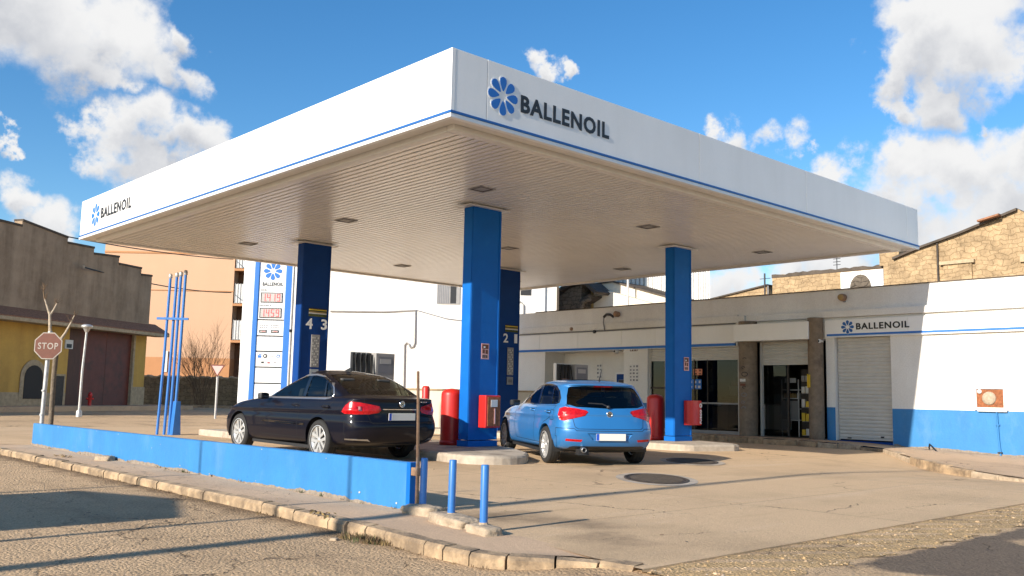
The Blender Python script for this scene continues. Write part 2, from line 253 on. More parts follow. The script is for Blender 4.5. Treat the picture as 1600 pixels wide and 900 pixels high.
M['pillar_brown'] = mat('pillar_brown', (.21, .155, .105), .75, var=.22, scale=7, bump=.3, bscale=40, dirt=(.11, .08, .055), dscale=3)
M['dark_glass'] = mat('dark_glass', (.012, .012, .013), .06, spec=.6)
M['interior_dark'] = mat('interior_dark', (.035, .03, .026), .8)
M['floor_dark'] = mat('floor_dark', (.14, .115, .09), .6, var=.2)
M['metal_grey'] = mat('metal_grey', (.4, .4, .4), .4, metal=.9, var=.1)
M['galv'] = mat('galv', (.5, .49, .47), .5, metal=.6, var=.2, scale=12)
M['dull_grey'] = mat('dull_grey', (.3, .29, .28), .6, var=.15)
M['black'] = mat('black', (.012, .012, .013), .45)
M['rubber'] = mat('rubber', (.022, .021, .020), .85, var=.25, scale=30)
M['rust'] = mat('rust', (.34, .20, .115), .85, var=.35, scale=14, dirt=(.5, .42, .34), dscale=6)
M['red'] = mat('red', (.55, .018, .012), .42, var=.08, scale=5, coat=.2)
M['red_faded'] = mat('red_faded', (.14, .042, .022), .6, var=.15, scale=9)
M['dull_white'] = mat('dull_white', (.36, .31, .26), .6, var=.15, scale=12)
M['pink'] = mat('pink', (.72, .40, .36), .6)
M['orange_sign'] = mat('orange_sign', (.70, .25, .13), .6)
M['rust_panel'] = mat('rust_panel', (.26, .09, .035), .85, var=.45, scale=18, bump=.4)
M['yellow'] = mat('yellow', (.72, .5, .03), .5)
M['tan'] = mat('tan', (.36, .24, .09), .6, var=.1)
M['bark'] = mat('bark', (.16, .125, .09), .95, var=.4, scale=14, bump=.7, bscale=30)
M['bark_pale'] = mat('bark_pale', (.40, .325, .24), .95, var=.3, scale=16, bump=.5)
M['twig'] = mat('twig', (.16, .10, .055), .95)
M['dry_plant'] = mat('dry_plant', (.24, .17, .075), .95, var=.4, scale=20)
M['weed'] = mat('weed', (.07, .085, .03), .9, var=.4, scale=20)
M['led_off'] = mat('led_off', (.42, .40, .38), .5, var=.05)
M['led_red'] = mat('led_red', (.75, .03, .03), .5, emit=(1, .06, .07, .55))
M['ink'] = mat('ink', (.02, .02, .022), .5)
M['ink_grey'] = mat('ink_grey', (.18, .18, .2), .5)
M['letter_white'] = mat('letter_white', (.82, .82, .82), .5)
M['paper'] = mat('paper', (.66, .64, .60), .7, var=.06)
M['iron'] = mat('iron', (.06, .048, .04), .6, var=.3, scale=10, metal=.4, bump=.4, bscale=50)
M['iron_worn'] = mat('iron_worn', (.085, .066, .05), .6, var=.4, scale=9, metal=.3)
M['tyre'] = mat('tyre', (.02, .019, .018), .8, var=.2, scale=25)
M['alloy'] = mat('alloy', (.58, .57, .55), .4, metal=.55)
M['brake'] = mat('brake', (.03, .028, .026), .6, metal=.5)
M['lamp_red'] = mat('lamp_red', (.42, .005, .007), .2, coat=.35, var=.4, scale=22, spec=.3)
M['lamp_red_dark'] = mat('lamp_red_dark', (.30, .006, .010), .15, coat=1, var=.2, scale=30)
M['highlight_pink'] = mat('highlight_pink', (.62, .22, .2), .1, coat=1)  # pale pink colour for the highlight painted on the tail lamps
M['chrome'] = mat('chrome', (.75, .75, .75), .15, metal=1)
M['chrome_dull'] = mat('chrome_dull', (.55, .55, .55), .3, metal=.9)
M['plate_white'] = mat('plate_white', (.74, .72, .64), .45)
M['plate_blue'] = mat('plate_blue', (.02, .09, .5), .45)
M['paint_blue'] = mat('paint_blue', (.022, .160, .41), .38, metal=.15, coat=.7, var=.04, scale=120)
M['paint_black'] = mat('paint_black', (.0045, .0045, .010), .45, metal=0, coat=.42, spec=.1, var=.15, scale=160)
M['seam'] = mat('seam', (.004, .004, .005), .8)
M['plastic'] = mat('plastic', (.02, .02, .021), .55)
M['gloss_black'] = mat('gloss_black', (.006, .006, .007), .12, coat=.5)
M['seat'] = mat('seat', (.075, .07, .064), .85)
def glass_mat(name, tint, trans, gain=.62):
    m = bpy.data.materials.new(name); m.use_nodes = True; nt = m.node_tree; N = nt.nodes; L = nt.links
    for n in list(N): N.remove(n)
    o = N.new('ShaderNodeOutputMaterial'); t = N.new('ShaderNodeBsdfTransparent'); t.inputs[0].default_value = (*tint, 1)
    g = N.new('ShaderNodeBsdfGlossy'); g.inputs['Roughness'].default_value = .01; g.inputs[0].default_value = (1, 1, 1, 1)
    f = N.new('ShaderNodeFresnel'); f.inputs[0].default_value = 1.55
    mr = N.new('ShaderNodeMath'); mr.operation = 'MULTIPLY_ADD'; L.new(f.outputs[0], mr.inputs[0]); mr.inputs[1].default_value = gain; mr.inputs[2].default_value = trans; mr.use_clamp = True
    x = N.new('ShaderNodeMixShader'); L.new(mr.outputs[0], x.inputs[0]); L.new(t.outputs[0], x.inputs[1]); L.new(g.outputs[0], x.inputs[2]); L.new(x.outputs[0], o.inputs[0])
    return m
M['car_glass'] = glass_mat('car_glass', (.40, .44, .40), .02)
M['car_glass_dark'] = glass_mat('car_glass_dark', (.26, .28, .26), .015)
M['shop_glass'] = glass_mat('shop_glass', (.42, .43, .43), .0, .4)

# ------------------------------------------------------------------ helpers
WM = {}            # world matrix of every root and part, so meshes can be written in world or local terms
class MB:
    def __init__(s): s.v = []; s.f = []; s.m = []; s.sm = []; s.mats = []
    def mi(s, m):
        if m not in s.mats: s.mats.append(m)
        return s.mats.index(m)
    def add(s, vs, fs, m, smooth=False):
        o = len(s.v); s.v += [Vector(v) for v in vs]; k = s.mi(m)
        for f in fs: s.f.append([i+o for i in f]); s.m.append(k); s.sm.append(smooth)
        return s
    def box(s, x0, x1, y0, y1, z0, z1, m):
        vs = [(x, y, z) for z in (z0, z1) for y in (y0, y1) for x in (x0, x1)]
        return s.add(vs, [(0, 2, 3, 1), (4, 5, 7, 6), (0, 1, 5, 4), (2, 6, 7, 3), (0, 4, 6, 2), (1, 3, 7, 5)], m)
    def obox(s, c, ax, ay, az, m):
        c, ax, ay, az = map(Vector, (c, ax, ay, az))
        vs = [c+ax*a+ay*b+az*d for d in (-1, 1) for b in (-1, 1) for a in (-1, 1)]
        return s.add(vs, [(0, 2, 3, 1), (4, 5, 7, 6), (0, 1, 5, 4), (2, 6, 7, 3), (0, 4, 6, 2), (1, 3, 7, 5)], m)
    def prism(s, pts, ext, m, smooth=False):
        n = len(pts); e = Vector(ext); a = [Vector(p) for p in pts]
        return s.add(a+[p+e for p in a], [list(range(n))[::-1], list(range(n, 2*n))]+[(i, (i+1) % n, n+(i+1) % n, n+i) for i in range(n)], m, smooth)
    def quad(s, a, b, c, d, m): return s.add([a, b, c, d], [(0, 1, 2, 3)], m)
    def tube(s, pts, r, m, n=10, caps=True, smooth=True):
        pts = [Vector(p) for p in pts]; rs = r if isinstance(r, (list, tuple)) else [r]*len(pts)
        vs = []; prev = None
        for i, p in enumerate(pts):
            d = (pts[min(i+1, len(pts)-1)]-pts[max(i-1, 0)]).normalized()
            if prev is None:
                a = d.orthogonal().normalized()
            else: a = (prev-d*prev.dot(d)).normalized()
            prev = a; b = d.cross(a)
            for k in range(n):
                t = 2*math.pi*k/n; vs.append(p+(a*math.cos(t)+b*math.sin(t))*rs[i])
        fs = [(i*n+k, i*n+(k+1) % n, (i+1)*n+(k+1) % n, (i+1)*n+k) for i in range(len(pts)-1) for k in range(n)]
        s.add(vs, fs, m, smooth)
        if caps:
            s.add(vs[:n], [list(range(n))[::-1]], m); s.add(vs[-n:], [list(range(n))], m)
        return s
    def lathe(s, prof, c, m, n=24, axis='z', smooth=True):
        c = Vector(c); vs = []
        for r, h in prof:
            for k in range(n):
                t = 2*math.pi*k/n; a, b = r*math.cos(t), r*math.sin(t)
                vs.append(c+Vector((a, b, h) if axis == 'z' else (a, h, b) if axis == 'y' else (h, a, b)))
        fs = [(i*n+k, i*n+(k+1) % n, (i+1)*n+(k+1) % n, (i+1)*n+k) for i in range(len(prof)-1) for k in range(n)]
        return s.add(vs, fs, m, smooth)
    def build(s, name, parent=None, local=False, bevel=0, label=None, fixn=True):
        me = bpy.data.meshes.new(name)
        inv = WM[parent].inverted() if (parent is not None and not local) else Matrix()
        me.from_pydata([inv @ v for v in s.v], [], s.f)
        for m in s.mats: me.materials.append(M[m])
        for p, k, q in zip(me.polygons, s.m, s.sm): p.material_index = k; p.use_smooth = q
        bm = bmesh.new(); bm.from_mesh(me)
        if fixn: bmesh.ops.recalc_face_normals(bm, faces=bm.faces)
        if bevel:
            es = [e for e in bm.edges if len(e.link_faces) == 2 and e.calc_face_angle(0) > .6]
            bmesh.ops.bevel(bm, geom=es, offset=bevel, segments=2, affect='EDGES', profile=.6)
        bm.to_mesh(me); bm.free(); me.update()
        o = bpy.data.objects.new(name, me); C.objects.link(o)
        if parent is not None: o.parent = parent; WM[o] = WM[parent]
        else: WM[o] = Matrix()
        if label: o['label'] = label
        return o
def tag(o, label, cat, group=None):
    o['label'] = label; o['category'] = cat
    if group: o['group'] = group
    return o
def thing(name, loc, label, cat, group=None, rz=0):
    o = bpy.data.objects.new(name, None); C.objects.link(o); o.location = loc; o.rotation_euler = (0, 0, rz); o.empty_display_size = .3
    WM[o] = Matrix.Translation(Vector(loc)) @ Matrix.Rotation(rz, 4, 'Z')
    return tag(o, label, cat, group)
def struct(o): o['kind'] = 'structure'; return o
def stuff(o): o['kind'] = 'stuff'; return o
def copy_tree(o, parent=None):
    c = o.copy(); C.objects.link(c); WM[c] = WM[o]
    if parent is not None: c.parent = parent
    for ch in list(o.children): copy_tree(ch, c)
    return c
def sstep(t): t = max(0, min(1, t)); return t*t*(3-2*t)
def text(name, body, parent, O, u, v, w, h, m, ext=.006, bold=.0, local=False, label=None):
    """lettering as a solid mesh: O is its lower left corner, u right, v up, w by h metres"""
    cu = bpy.data.curves.new('lettering', 'FONT'); cu.body = body; cu.size = 1; cu.offset = bold; cu.extrude = .5; cu.resolution_u = 3; cu.space_character = 1.0 if len(body) < 2 else 1.13
    t = bpy.data.objects.new('lettering', cu); C.objects.link(t); bpy.context.view_layer.update()
    me = bpy.data.meshes.new_from_object(t.evaluated_get(bpy.context.evaluated_depsgraph_get()))
    bpy.data.objects.remove(t); bpy.data.curves.remove(cu)
    xs = [q.co.x for q in me.vertices]; ys = [q.co.y for q in me.vertices]
    x0, x1, y0, y1 = min(xs), max(xs), min(ys), max(ys)
    u = Vector(u).normalized(); v = Vector(v).normalized(); n = u.cross(v); O = Vector(O)
    mb = MB(); k = w/(x1-x0); q = (h/(y1-y0)) if h else k
    mb.add([O+u*((p.co.x-x0)*k)+v*((p.co.y-y0)*q)+n*((p.co.z+.5)*ext) for p in me.vertices], [list(p.vertices) for p in me.polygons], m)
    bpy.data.meshes.remove(me)
    return mb.build(name, parent, local=local, label=label)
def emblem(mb, c, u, v, n, R, m, depth=.006, back=None):
    """eight teardrop petals round a centre"""
    c, u, v, n = Vector(c), Vector(u).normalized(), Vector(v).normalized(), Vector(n).normalized()
    for k in range(8):
        a = 2*math.pi*k/8+math.pi/2; d = u*math.cos(a)+v*math.sin(a); e = v*math.cos(a)-u*math.sin(a)
        for sc, mm, off in (((1.0, m, .002),) if not back else ((1.13, back, 0), (1.0, m, .003))):
            pts = []
            for t in range(14):
                q = 2*math.pi*t/14; rr = .60+.36*math.cos(q); ww = .235*math.sin(q)*(.64+.36*math.cos(q))
                pts.append(c+d*(R*(.62+(rr-.62)*sc))+e*(R*ww*(1.3 if sc == 1 else 1.65))+n*off)
            mb.prism(pts, n*depth, mm)
def grid(name, fx, nx, ny, m):
    """surface from fx(i/nx, j/ny) -> point"""
    vs = [fx(i/nx, j/ny) for j in range(ny+1) for i in range(nx+1)]
    fs = [(j*(nx+1)+i, j*(nx+1)+i+1, (j+1)*(nx+1)+i+1, (j+1)*(nx+1)+i) for j in range(ny) for i in range(nx)]
    return MB().add(vs, fs, m, True)
FW = Vector((math.sin(YAW), math.cos(YAW), 0)); RT = rgt.copy()
def frontal(Z, R, z=0): return FW*Z+RT*R+Vector((0, 0, z))
# ------------------------------------------------------------------ ground
def dip(x, y): return -.26*sstep((x-13)/8)*sstep((11.2-y)/4.5)
def road_z(x, y): return -.10+.085*sstep((x-4.3)/.9)*sstep((5.2-y)/.7)+dip(x, y)-.012*sstep((x-5.3)/.8)*sstep((3.6-y)/.5)
struct(MB().add([(-1500, -1500, -.62), (1500, -1500, -.62), (1500, 1500, -.62), (-1500, 1500, -.62)], [(0, 1, 2, 3)], 'earth').build('ground'))
def lin(a, b, t): return a+(b-a)*t
xs_r = [-60, -30, -15, -8, -4, -2, -1]+[i*.35-.6 for i in range(1, 90)]+[34, 40, 55, 80, 110]
ys_r = [-60, -30, -12, -6, -3, -1]+[i*.3-.5 for i in range(0, 60)]+[18+i*2 for i in range(30)]+[90, 120, 160]
def road_mesh():
    mb = MB(); nx, ny = len(xs_r), len(ys_r)
    mb.add([(x, y, road_z(x, y)) for y in ys_r for x in xs_r], [(j*nx+i, j*nx+i+1, (j+1)*nx+i+1, (j+1)*nx+i) for j in range(ny-1) for i in range(nx-1)], 'street', True)
    return mb
struct(road_mesh().build('road'))
def fc_left(y):
    pts = [(4.03, 4.95), (4.6, 5.02), (5.3, 5.18), (6.2, 5.34), (7.2, 5.5), (7.5, 5.62), (19.7, 5.62), (20.2, 5.2), (21, 4.78), (60, 4.78)]
    for (a, b), (c, d) in zip(pts, pts[1:]):
        if a <= y <= c: return lin(b, d, (y-a)/(c-a))
    return pts[0][1]
def fc_z(x, y): return dip(x, y)-.15*sstep((y-27)/7)
def fcf(s, t):
    y = 4.03+(t**1.3)*34; a = fc_left(y); x = a+(s**1.15)*(23.55-a); return (x, y, fc_z(x, y))
fc = grid('forecourt', fcf, 90, 110, 'concrete')
fc.add([(lin(4.95, 23.5, i/60), 4.03, fc_z(lin(4.95, 23.5, i/60), 4.03)+d) for i in range(61) for d in (0, -.2)], [(2*i, 2*i+1, 2*i+3, 2*i+2) for i in range(60)], 'concrete')
struct(fc.build('forecourt', fixn=False))
# gravel gutter between the concrete and the road, pebbles on top
def gut(s, t):
    x = 4.95+s*25; w = .70+.03*math.sin(x*1.7)+.035*math.sin(x*9.1)+.02*math.sin(x*23); y = 4.035-t*w
    return (x, y, lin(fc_z(x, 4.03)-.014, road_z(x, y)+.003, t)+.005*math.sin(x*11+y*17))
gm = grid('gutter', gut, 400, 8, 'gravel_bed'); stuff_g = gm.build('gutter', fixn=False); struct(stuff_g)
def pebble(mb, c, r, m):
    c = Vector(c); n = 6; vs = []
    a0 = random.random()*6
    for lv, (h, q) in enumerate(((0, 1), (.55, .85), (.85, .4))):
        for k in range(n):
            a = a0+2*math.pi*k/n; rr = r*q*random.uniform(.75, 1.2); vs.append(c+Vector((math.cos(a)*rr, math.sin(a)*rr, h*r*random.uniform(.7, 1))))
    mb.add(vs, [(i*n+k, i*n+(k+1) % n, (i+1)*n+(k+1) % n, (i+1)*n+k) for i in range(2) for k in range(n)]+[list(range(2*n, 3*n))], m)
pb = MB()
for i in range(2600):
    s = random.random()**1.5; x = 4.95+s*14; t = random.random(); q = gut((x-4.95)/25, t); pebble(pb, (q[0], q[1], q[2]-.004), random.uniform(.003, .012)*(1 if random.random() < .94 else 1.8), random.choice(['gravel_bed', 'gravel_bed', 'rubble', 'street', 'concrete']))
for i in range(800):
    x = random.uniform(1.5, 6); y = random.uniform(3.2, 12); 
    if x > 4.3 and y > 4: continue
    pebble(pb, (x, y, road_z(x, y)-.002), random.uniform(.003, .008), random.choice(['rubble', 'street', 'paving']))
o = stuff(pb.build('gravel')); o['label'] = 'loose grey gravel along the forecourt edge and on the street'
# pavement on the left with its kerb
KP = [(4.78, 26), (4.70, 19), (4.70, 15), (4.68, 11), (4.66, 9), (4.62, 7.4), (4.55, 6.5), (4.47, 5.8), (4.44, 5.35), (4.5, 5.02), (4.68, 4.75), (4.86, 4.55), (4.93, 4.30), (4.95, 4.12)]
def kerb_at(d):
    for a, b in zip(KP, KP[1:]):
        A, B = Vector((*a, 0)), Vector((*b, 0)); L_ = (B-A).length
        if d <= L_: return A.lerp(B, d/L_), (B-A).normalized()
        d -= L_
    return Vector((*KP[-1], 0)), (B-A).normalized()
KLEN = sum((Vector(b)-Vector(a)).length for a, b in zip(KP, KP[1:]))
pv = MB(); cols = []
for i in range(141):
    p, t = kerb_at(KLEN*i/140); nrm = Vector((-t.y, t.x, 0)); 
    if nrm.x < 0: nrm = -nrm
    q = p+nrm*.12; e = Vector((fc_left(min(max(p.y, 4.03), 59))+.06, p.y, 0))
    if e.x < q.x+.03: e.x = q.x+.03
    cols.append([Vector((lin(q.x, e.x, k/4), lin(q.y, e.y, k/4), -.004+.006*math.sin(p.y*3.1+k)-.012*sstep((6-p.y)/2)*(k/4)*0)) for k in range(5)])
pv.add([v for c in cols for v in c], [(i*5+k, i*5+k+1, (i+1)*5+k+1, (i+1)*5+k) for i in range(140) for k in range(4)], 'paving', True)
struct(pv.build('pavement', fixn=False))
kb = MB(); d = 0; k = 0
while d < KLEN-.2:
    ln = random.uniform(.5, .75) if d < KLEN-3.6 else random.uniform(.26, .36)
    p0, t0 = kerb_at(d+.008); p1, t1 = kerb_at(min(d+ln-.008, KLEN)); w = .13; hz = random.uniform(-.012, .006)
    n0 = Vector((-t0.y, t0.x, 0)); n0 = n0 if n0.x > 0 else -n0
    n1 = Vector((-t1.y, t1.x, 0)); n1 = n1 if n1.x > 0 else -n1
    off = random.uniform(-.015, .015); m = 'kerb_yellow' if (9 < d < KLEN-6 and random.random() < .3) or d < 8 and random.random() < .3 else 'kerb'
    lo = -.16
    prof = [(off, lo), (off, hz-.025), (off+.022, hz+.002), (off+w, hz+.008), (off+w, lo)]
    vs = [p0+n0*a+Vector((0, 0, z)) for a, z in prof]+[p1+n1*(a+random.uniform(-.004, .004))+Vector((0, 0, z+random.uniform(-.004, .004))) for a, z in prof]
    kb.add(vs, [(i, (i+1) % 5, 5+(i+1) % 5, 5+i) for i in range(5)]+[(0, 1, 2, 3, 4), (9, 8, 7, 6, 5)], m)
    d += ln; k += 1
struct(kb.build('kerb'))
# shop pavement on the right with its broken kerb
SP = [(23.45, 24, .10), (22.35, 24, .10), (22.4, 15.5, .10), (22.3, 12.6, .09), (22.1, 10.6, .04), (19.25, 8.35, -.01), (18.3, 7.2, -.05), (17.5, 6.0, -.10), (17.2, 4.6, -.14), (23.45, 4.6, -.14)]
def shop_pave_z(x, y): return .14*sstep((y-8.5)/4.5)+(-.10)*sstep((9.5-y)/4)+.02
mb = MB(); ys = [4.6+i*.4 for i in range(49)]
def sp_left(y):
    pts = sorted((b, a) for a, b, c in SP[1:-1])
    for (y0, x0), (y1, x1) in zip(pts, pts[1:]):
        if y0 <= y <= y1: return lin(x0, x1, (y-y0)/(y1-y0))
    return 22.35
vs = []
for y in ys:
    a = sp_left(y)
    for k in range(7): x = lin(a+.12, 24.2 if y > 12.6 else 23.6, k/6); vs.append((x, y, shop_pave_z(x, y)+.004*math.sin(x*5+y*3)))
mb.add(vs, [(j*7+i, j*7+i+1, (j+1)*7+i+1, (j+1)*7+i) for j in range(len(ys)-1) for i in range(6)], 'paving', True)
struct(mb.build('pavement', fixn=False))
kb = MB(); y = 4.6
while y < 23.4:
    ln = random.uniform(.35, .7); a = Vector((sp_left(y+.01), y+.01, 0)); b = Vector((sp_left(min(y+ln-.01, 23.9)), y+ln-.01, 0)); o_ = random.uniform(-.03, .03); h_ = random.uniform(-.03, .012)
    t = (b-a).normalized(); nn = Vector((t.y, -t.x, 0))
    za, zb = shop_pave_z(*a.xy)+h_, shop_pave_z(*b.xy)+h_
    pr = [(o_, -.4), (o_+random.uniform(0, .03), -.03), (o_+.03, 0), (o_+.17, .004), (o_+.17, -.4)]
    vs = [a+nn*p+Vector((0, 0, za+q)) for p, q in pr]+[b+nn*p+Vector((0, 0, zb+q+random.uniform(-.012, .005))) for p, q in pr]
    kb.add(vs, [(i, (i+1) % 5, 5+(i+1) % 5, 5+i) for i in range(5)]+[(0, 1, 2, 3, 4), (9, 8, 7, 6, 5)], 'rubble' if random.random() < .4 else 'kerb'); y += ln
struct(kb.build('kerb'))
# pump islands: rounded concrete slabs
def island(pts):
    mb = MB(); n = len(pts); P = [Vector((x, y, 0)) for x, y in pts]; c = sum(P, Vector())/n
    def ring(ins, z): return [p+(c-p).normalized()*ins+Vector((0, 0, z)) for p in P]
    rings = [ring(0, -.05), ring(.0, .105), ring(.02, .135), ring(.06, .15)]
    vs = [v for r in rings for v in r]
    mb.add(vs, [(i*n+k, i*n+(k+1) % n, (i+1)*n+(k+1) % n, (i+1)*n+k) for i in range(3) for k in range(n)]+[list(range(3*n, 4*n))], 'island')
    return struct(mb.build('pump_island'))
def arc(c, r, a0, a1, n): return [(c[0]+r*math.cos(rad(lin(a0, a1, i/n))), c[1]+r*math.sin(rad(lin(a0, a1, i/n)))) for i in range(n+1)]
island(arc((10.72, 12.15), .68, 185, 300, 9)+[(11.55, 12.0), (12.35, 13.2), (12.85, 14.4), (12.95, 16), (12.95, 23), (10.35, 23), (10.22, 16), (10.1, 13.5)])
island(arc((17.45, 12.95), .38, 180, 262, 5)+[(18.35, 12.25), (18.62, 12.3), (18.9, 12.6), (19.35, 14), (19.55, 16), (19.55, 23), (17.2, 23), (17.2, 16), (17.1, 14)])
# ------------------------------------------------------------------ canopy
CX0, CX1, CY0, CY1, CB, CT = 7.758, 22.70, 9.754, 25.15, 4.985, 5.99
can = thing('fuel_canopy', (CX0, CY0, CB), 'big flat white petrol station canopy with a slatted ceiling, standing over both cars', 'canopy')
def seg_panels(a, b, cuts): return list(zip([a]+cuts, cuts+[b]))
fr = MB()
for a, b in seg_panels(CX0+.06, CX1, [8.42, 13.57, 17.33, 22.07]): fr.box(a+.007, b-.007, CY0, CY0+.05, CB+.10, CT, 'white_panel')
fr.box(CX0+.02, CX1-.02, CY0+.012, CY0+.06, CB+.02, CT-.01, 'trim')
fr.box(CX0-.01, CX1+.01, CY0-.012, CY0+.07, CB, CB+.058, 'white')
front = fr.build('fascia', can, bevel=.004)
ls = MB()
for a, b in seg_panels(CY0+.06, CY1, [10.44, 12.9, 16.8, 20.9]): ls.box(CX0, CX0+.05, a+.006, b-.006, CB+.10, CT, 'white_panel')
ls.box(CX0-.003, CX0+.062, CY0-.003, CY0+.062, CB+.10, CT, 'white_panel')
ls.box(CX0+.012, CX0+.06, CY0+.064, CY1-.02, CB+.02, CT-.01, 'trim')
ls.box(CX0-.012, CX0+.07, CY0+.075, CY1+.01, CB, CB+.058, 'white')
left = ls.build('fascia', can, bevel=.004)
bk = MB(); bk.box(CX1-.05, CX1, CY0+.08, CY1, CB, CT, 'white_panel'); bk.build('fascia', can, bevel=.004)
bk = MB(); bk.box(CX0+.08, CX1-.06, CY1-.05, CY1, CB, CT, 'white_panel'); bk.build('fascia', can, bevel=.004)
st = MB()
st.box(CX0-.02, CX1+.012, CY0-.022, CY0-.001, CB+.061, CB+.096, 'stripe_blue'); st.box(CX0-.022, CX0-.001, CY0-.001, CY1, CB+.061, CB+.096, 'stripe_blue')
st.build('blue_stripe', can)
st = MB(); st.box(CX0+.07, CX1-.05, CY0+.07, CY1-.05, CT-.14, CT-.08, 'trim'); st.build('roof_deck', can)
# underside: flat flange, moulding, then narrow planks running back
fl = MB(); z = CB+.03
for x0, x1, y0, y1 in ((CX0+.07, CX1-.05, CY0+.07, CY0+.30), (CX0+.07, CX1-.05, CY1-.30, CY1-.05), (CX0+.07, CX0+.30, CY0+.30, CY1-.30), (CX1-.28, CX1-.05, CY0+.30, CY1-.30)):
    fl.box(x0, x1, y0, y1, z, z+.05, 'trim')
fl.build('flange', can)
mo = MB(); z = CB-.055
for x0, x1, y0, y1 in ((CX0+.31, CX1-.29, CY0+.31, CY0+.47), (CX0+.31, CX1-.29, CY1-.46, CY1-.31), (CX0+.31, CX0+.47, CY0+.475, CY1-.465), (CX1-.45, CX1-.29, CY0+.475, CY1-.465)):
    mo.box(x0, x1, y0, y1, z, z+.12, 'trim')
mo.build('edge_moulding', can, bevel=.02)
sf = MB(); x = CX0+.475; z = CB-.01; pw = .150
sf.box(CX0+.475, CX1-.455, CY0+.475, CY1-.465, z+.022, z+.03, 'soffit_gap')
while x < CX1-.46:
    e = min(x+pw, CX1-.456)
    sf.add([(x+.024, yy, zz) for yy in (CY0+.476, CY1-.466) for zz in (z+.02, z+.004)]+[(x+.032, yy, z) for yy in (CY0+.476, CY1-.466)]+[(e-.016, yy, z) for yy in (CY0+.476, CY1-.466)]+[(e-.008, yy, z+.004) for yy in (CY0+.476, CY1-.466)]+[(e-.008, yy, z+.02) for yy in (CY0+.476, CY1-.466)],
           [(0, 1, 3, 2), (1, 4, 5, 3), (4, 6, 7, 5), (6, 8, 9, 7), (8, 10, 11, 9)], 'soffit'); x += pw
sf.build('slatted_ceiling', can)
for lx, ly in [(10.95, 12.77), (15.9, 12.82), (20.55, 12.84), (15.9, 17.42), (20.67, 17.64), (10.95, 17.4), (11.0, 22.15), (16.05, 22.28), (20.6, 22.3)]:
    d = MB(); z = CB-.012
    for a, b, c, e in ((-.19, .19, -.19, -.17), (-.19, .19, .17, .19), (-.19, -.17, -.17, .17), (.17, .19, -.17, .17)): d.box(lx+a, lx+b, ly+c, ly+e, z-.015, z, 'dull_grey')
    d.box(lx-.17, lx+.17, ly-.17, ly+.17, z-.007, z, 'iron'); d.box(lx-.11, lx+.11, ly-.11, ly+.11, z-.011, z-.007, 'dull_grey')
    d.build('ceiling_lamp', can)
for par, c, u in ((front, (8.725, CY0-.001, 5.512), (1, 0, 0)), (left, (CX0-.001, 24.02, 5.49), (0, -1, 0))):
    n = (0, -1, 0) if u[0] else (-1, 0, 0)
    mb = MB(); emblem(mb, c, u, (0, 0, 1), n, .305, 'sign_blue', .005, back='white'); mb.build('emblem', par)
text('lettering', 'BALLENOIL', front, (9.085, CY0-.003, 5.352), (1, 0, 0), (0, 0, 1), 1.99, .275, 'ink', .005, .034)
text('lettering', 'BALLENOIL', left, (CX0-.003, 23.64, 5.347), (0, -1, 0), (0, 0, 1), 2.02, .275, 'ink', .005, .034)

# ------------------------------------------------------------------ canopy columns
def sticker(par, x, y, z, w, h):
    s = MB(); s.box(x, x+w, y-.006, y-.001, z, z+h, 'pink'); t = .018
    s.box(x+t, x+w-t, y-.008, y-.006, z+h*.66, z+h-t, 'red_faded'); s.box(x+w*.15, x+w*.45, y-.008, y-.006, z+h*.36, z+h*.62, 'red_faded'); s.box(x+w*.55, x+w*.85, y-.008, y-.006, z+h*.34, z+h*.6, 'red_faded')
    for k in range(3): s.box(x+w*.15+k*w*.24, x+w*.15+k*w*.24+w*.17, y-.008, y-.006, z+t*1.3, z+h*.27, 'ink')
    s.box(x+w*.28, x+w*.5, y-.009, y-.008, z+h*.72, z+h*.82, 'letter_white'); s.build('warning_sticker', par)
def column(x0, x1, y0, y1, m, label, seam=True):
    t = thing('canopy_column', ((x0+x1)/2, (y0+y1)/2, .15), label, 'column', 'blue columns carrying the canopy')
    z0, z1 = .15, CB-.065
    b = MB(); b.box(x0, x1, y0, y1, z0+.13, z1, m); b.build('shaft', t, bevel=.006)
    b = MB(); b.box(x0-.02, x1+.02, y0-.02, y1+.02, z0, z0+.115, m); b.build('base_plinth', t, bevel=.008)
    b = MB(); b.box(x0-.02, x0+.035, y0-.014, y0-.002, z0+.13, z1-.01, m); b.box(x0-.014, x0-.002, y0+.02, y1-.02, z0+.13, z1-.01, m); b.box(x1-.03, x1+.012, y0-.012, y0-.002, z0+.13, z1-.01, m); b.build('cladding_edge', t, bevel=.003)
    b = MB(); b.box(x0-.19, x1+.17, y0-.10, y1+.12, z1, z1+.018, 'trim'); b.box(x0-.02, x1+.02, y0-.02, y1+.02, z1+.018, CB-.012, 'trim'); b.build('cap_plate', t, bevel=.003)
    return t
c1 = column(11.70, 12.43, 13.87, 14.17, 'column_blue', 'blue canopy column with a fire extinguisher box between the two cars')
sticker(c1, 11.97, 13.855, 1.87, .20, .31)
c2 = column(18.22, 18.88, 13.85, 14.14, 'column_blue', 'blue canopy column with a round red cover, standing nearest the shop doors')
sticker(c2, 18.57, 13.835, 1.87, .20, .33)
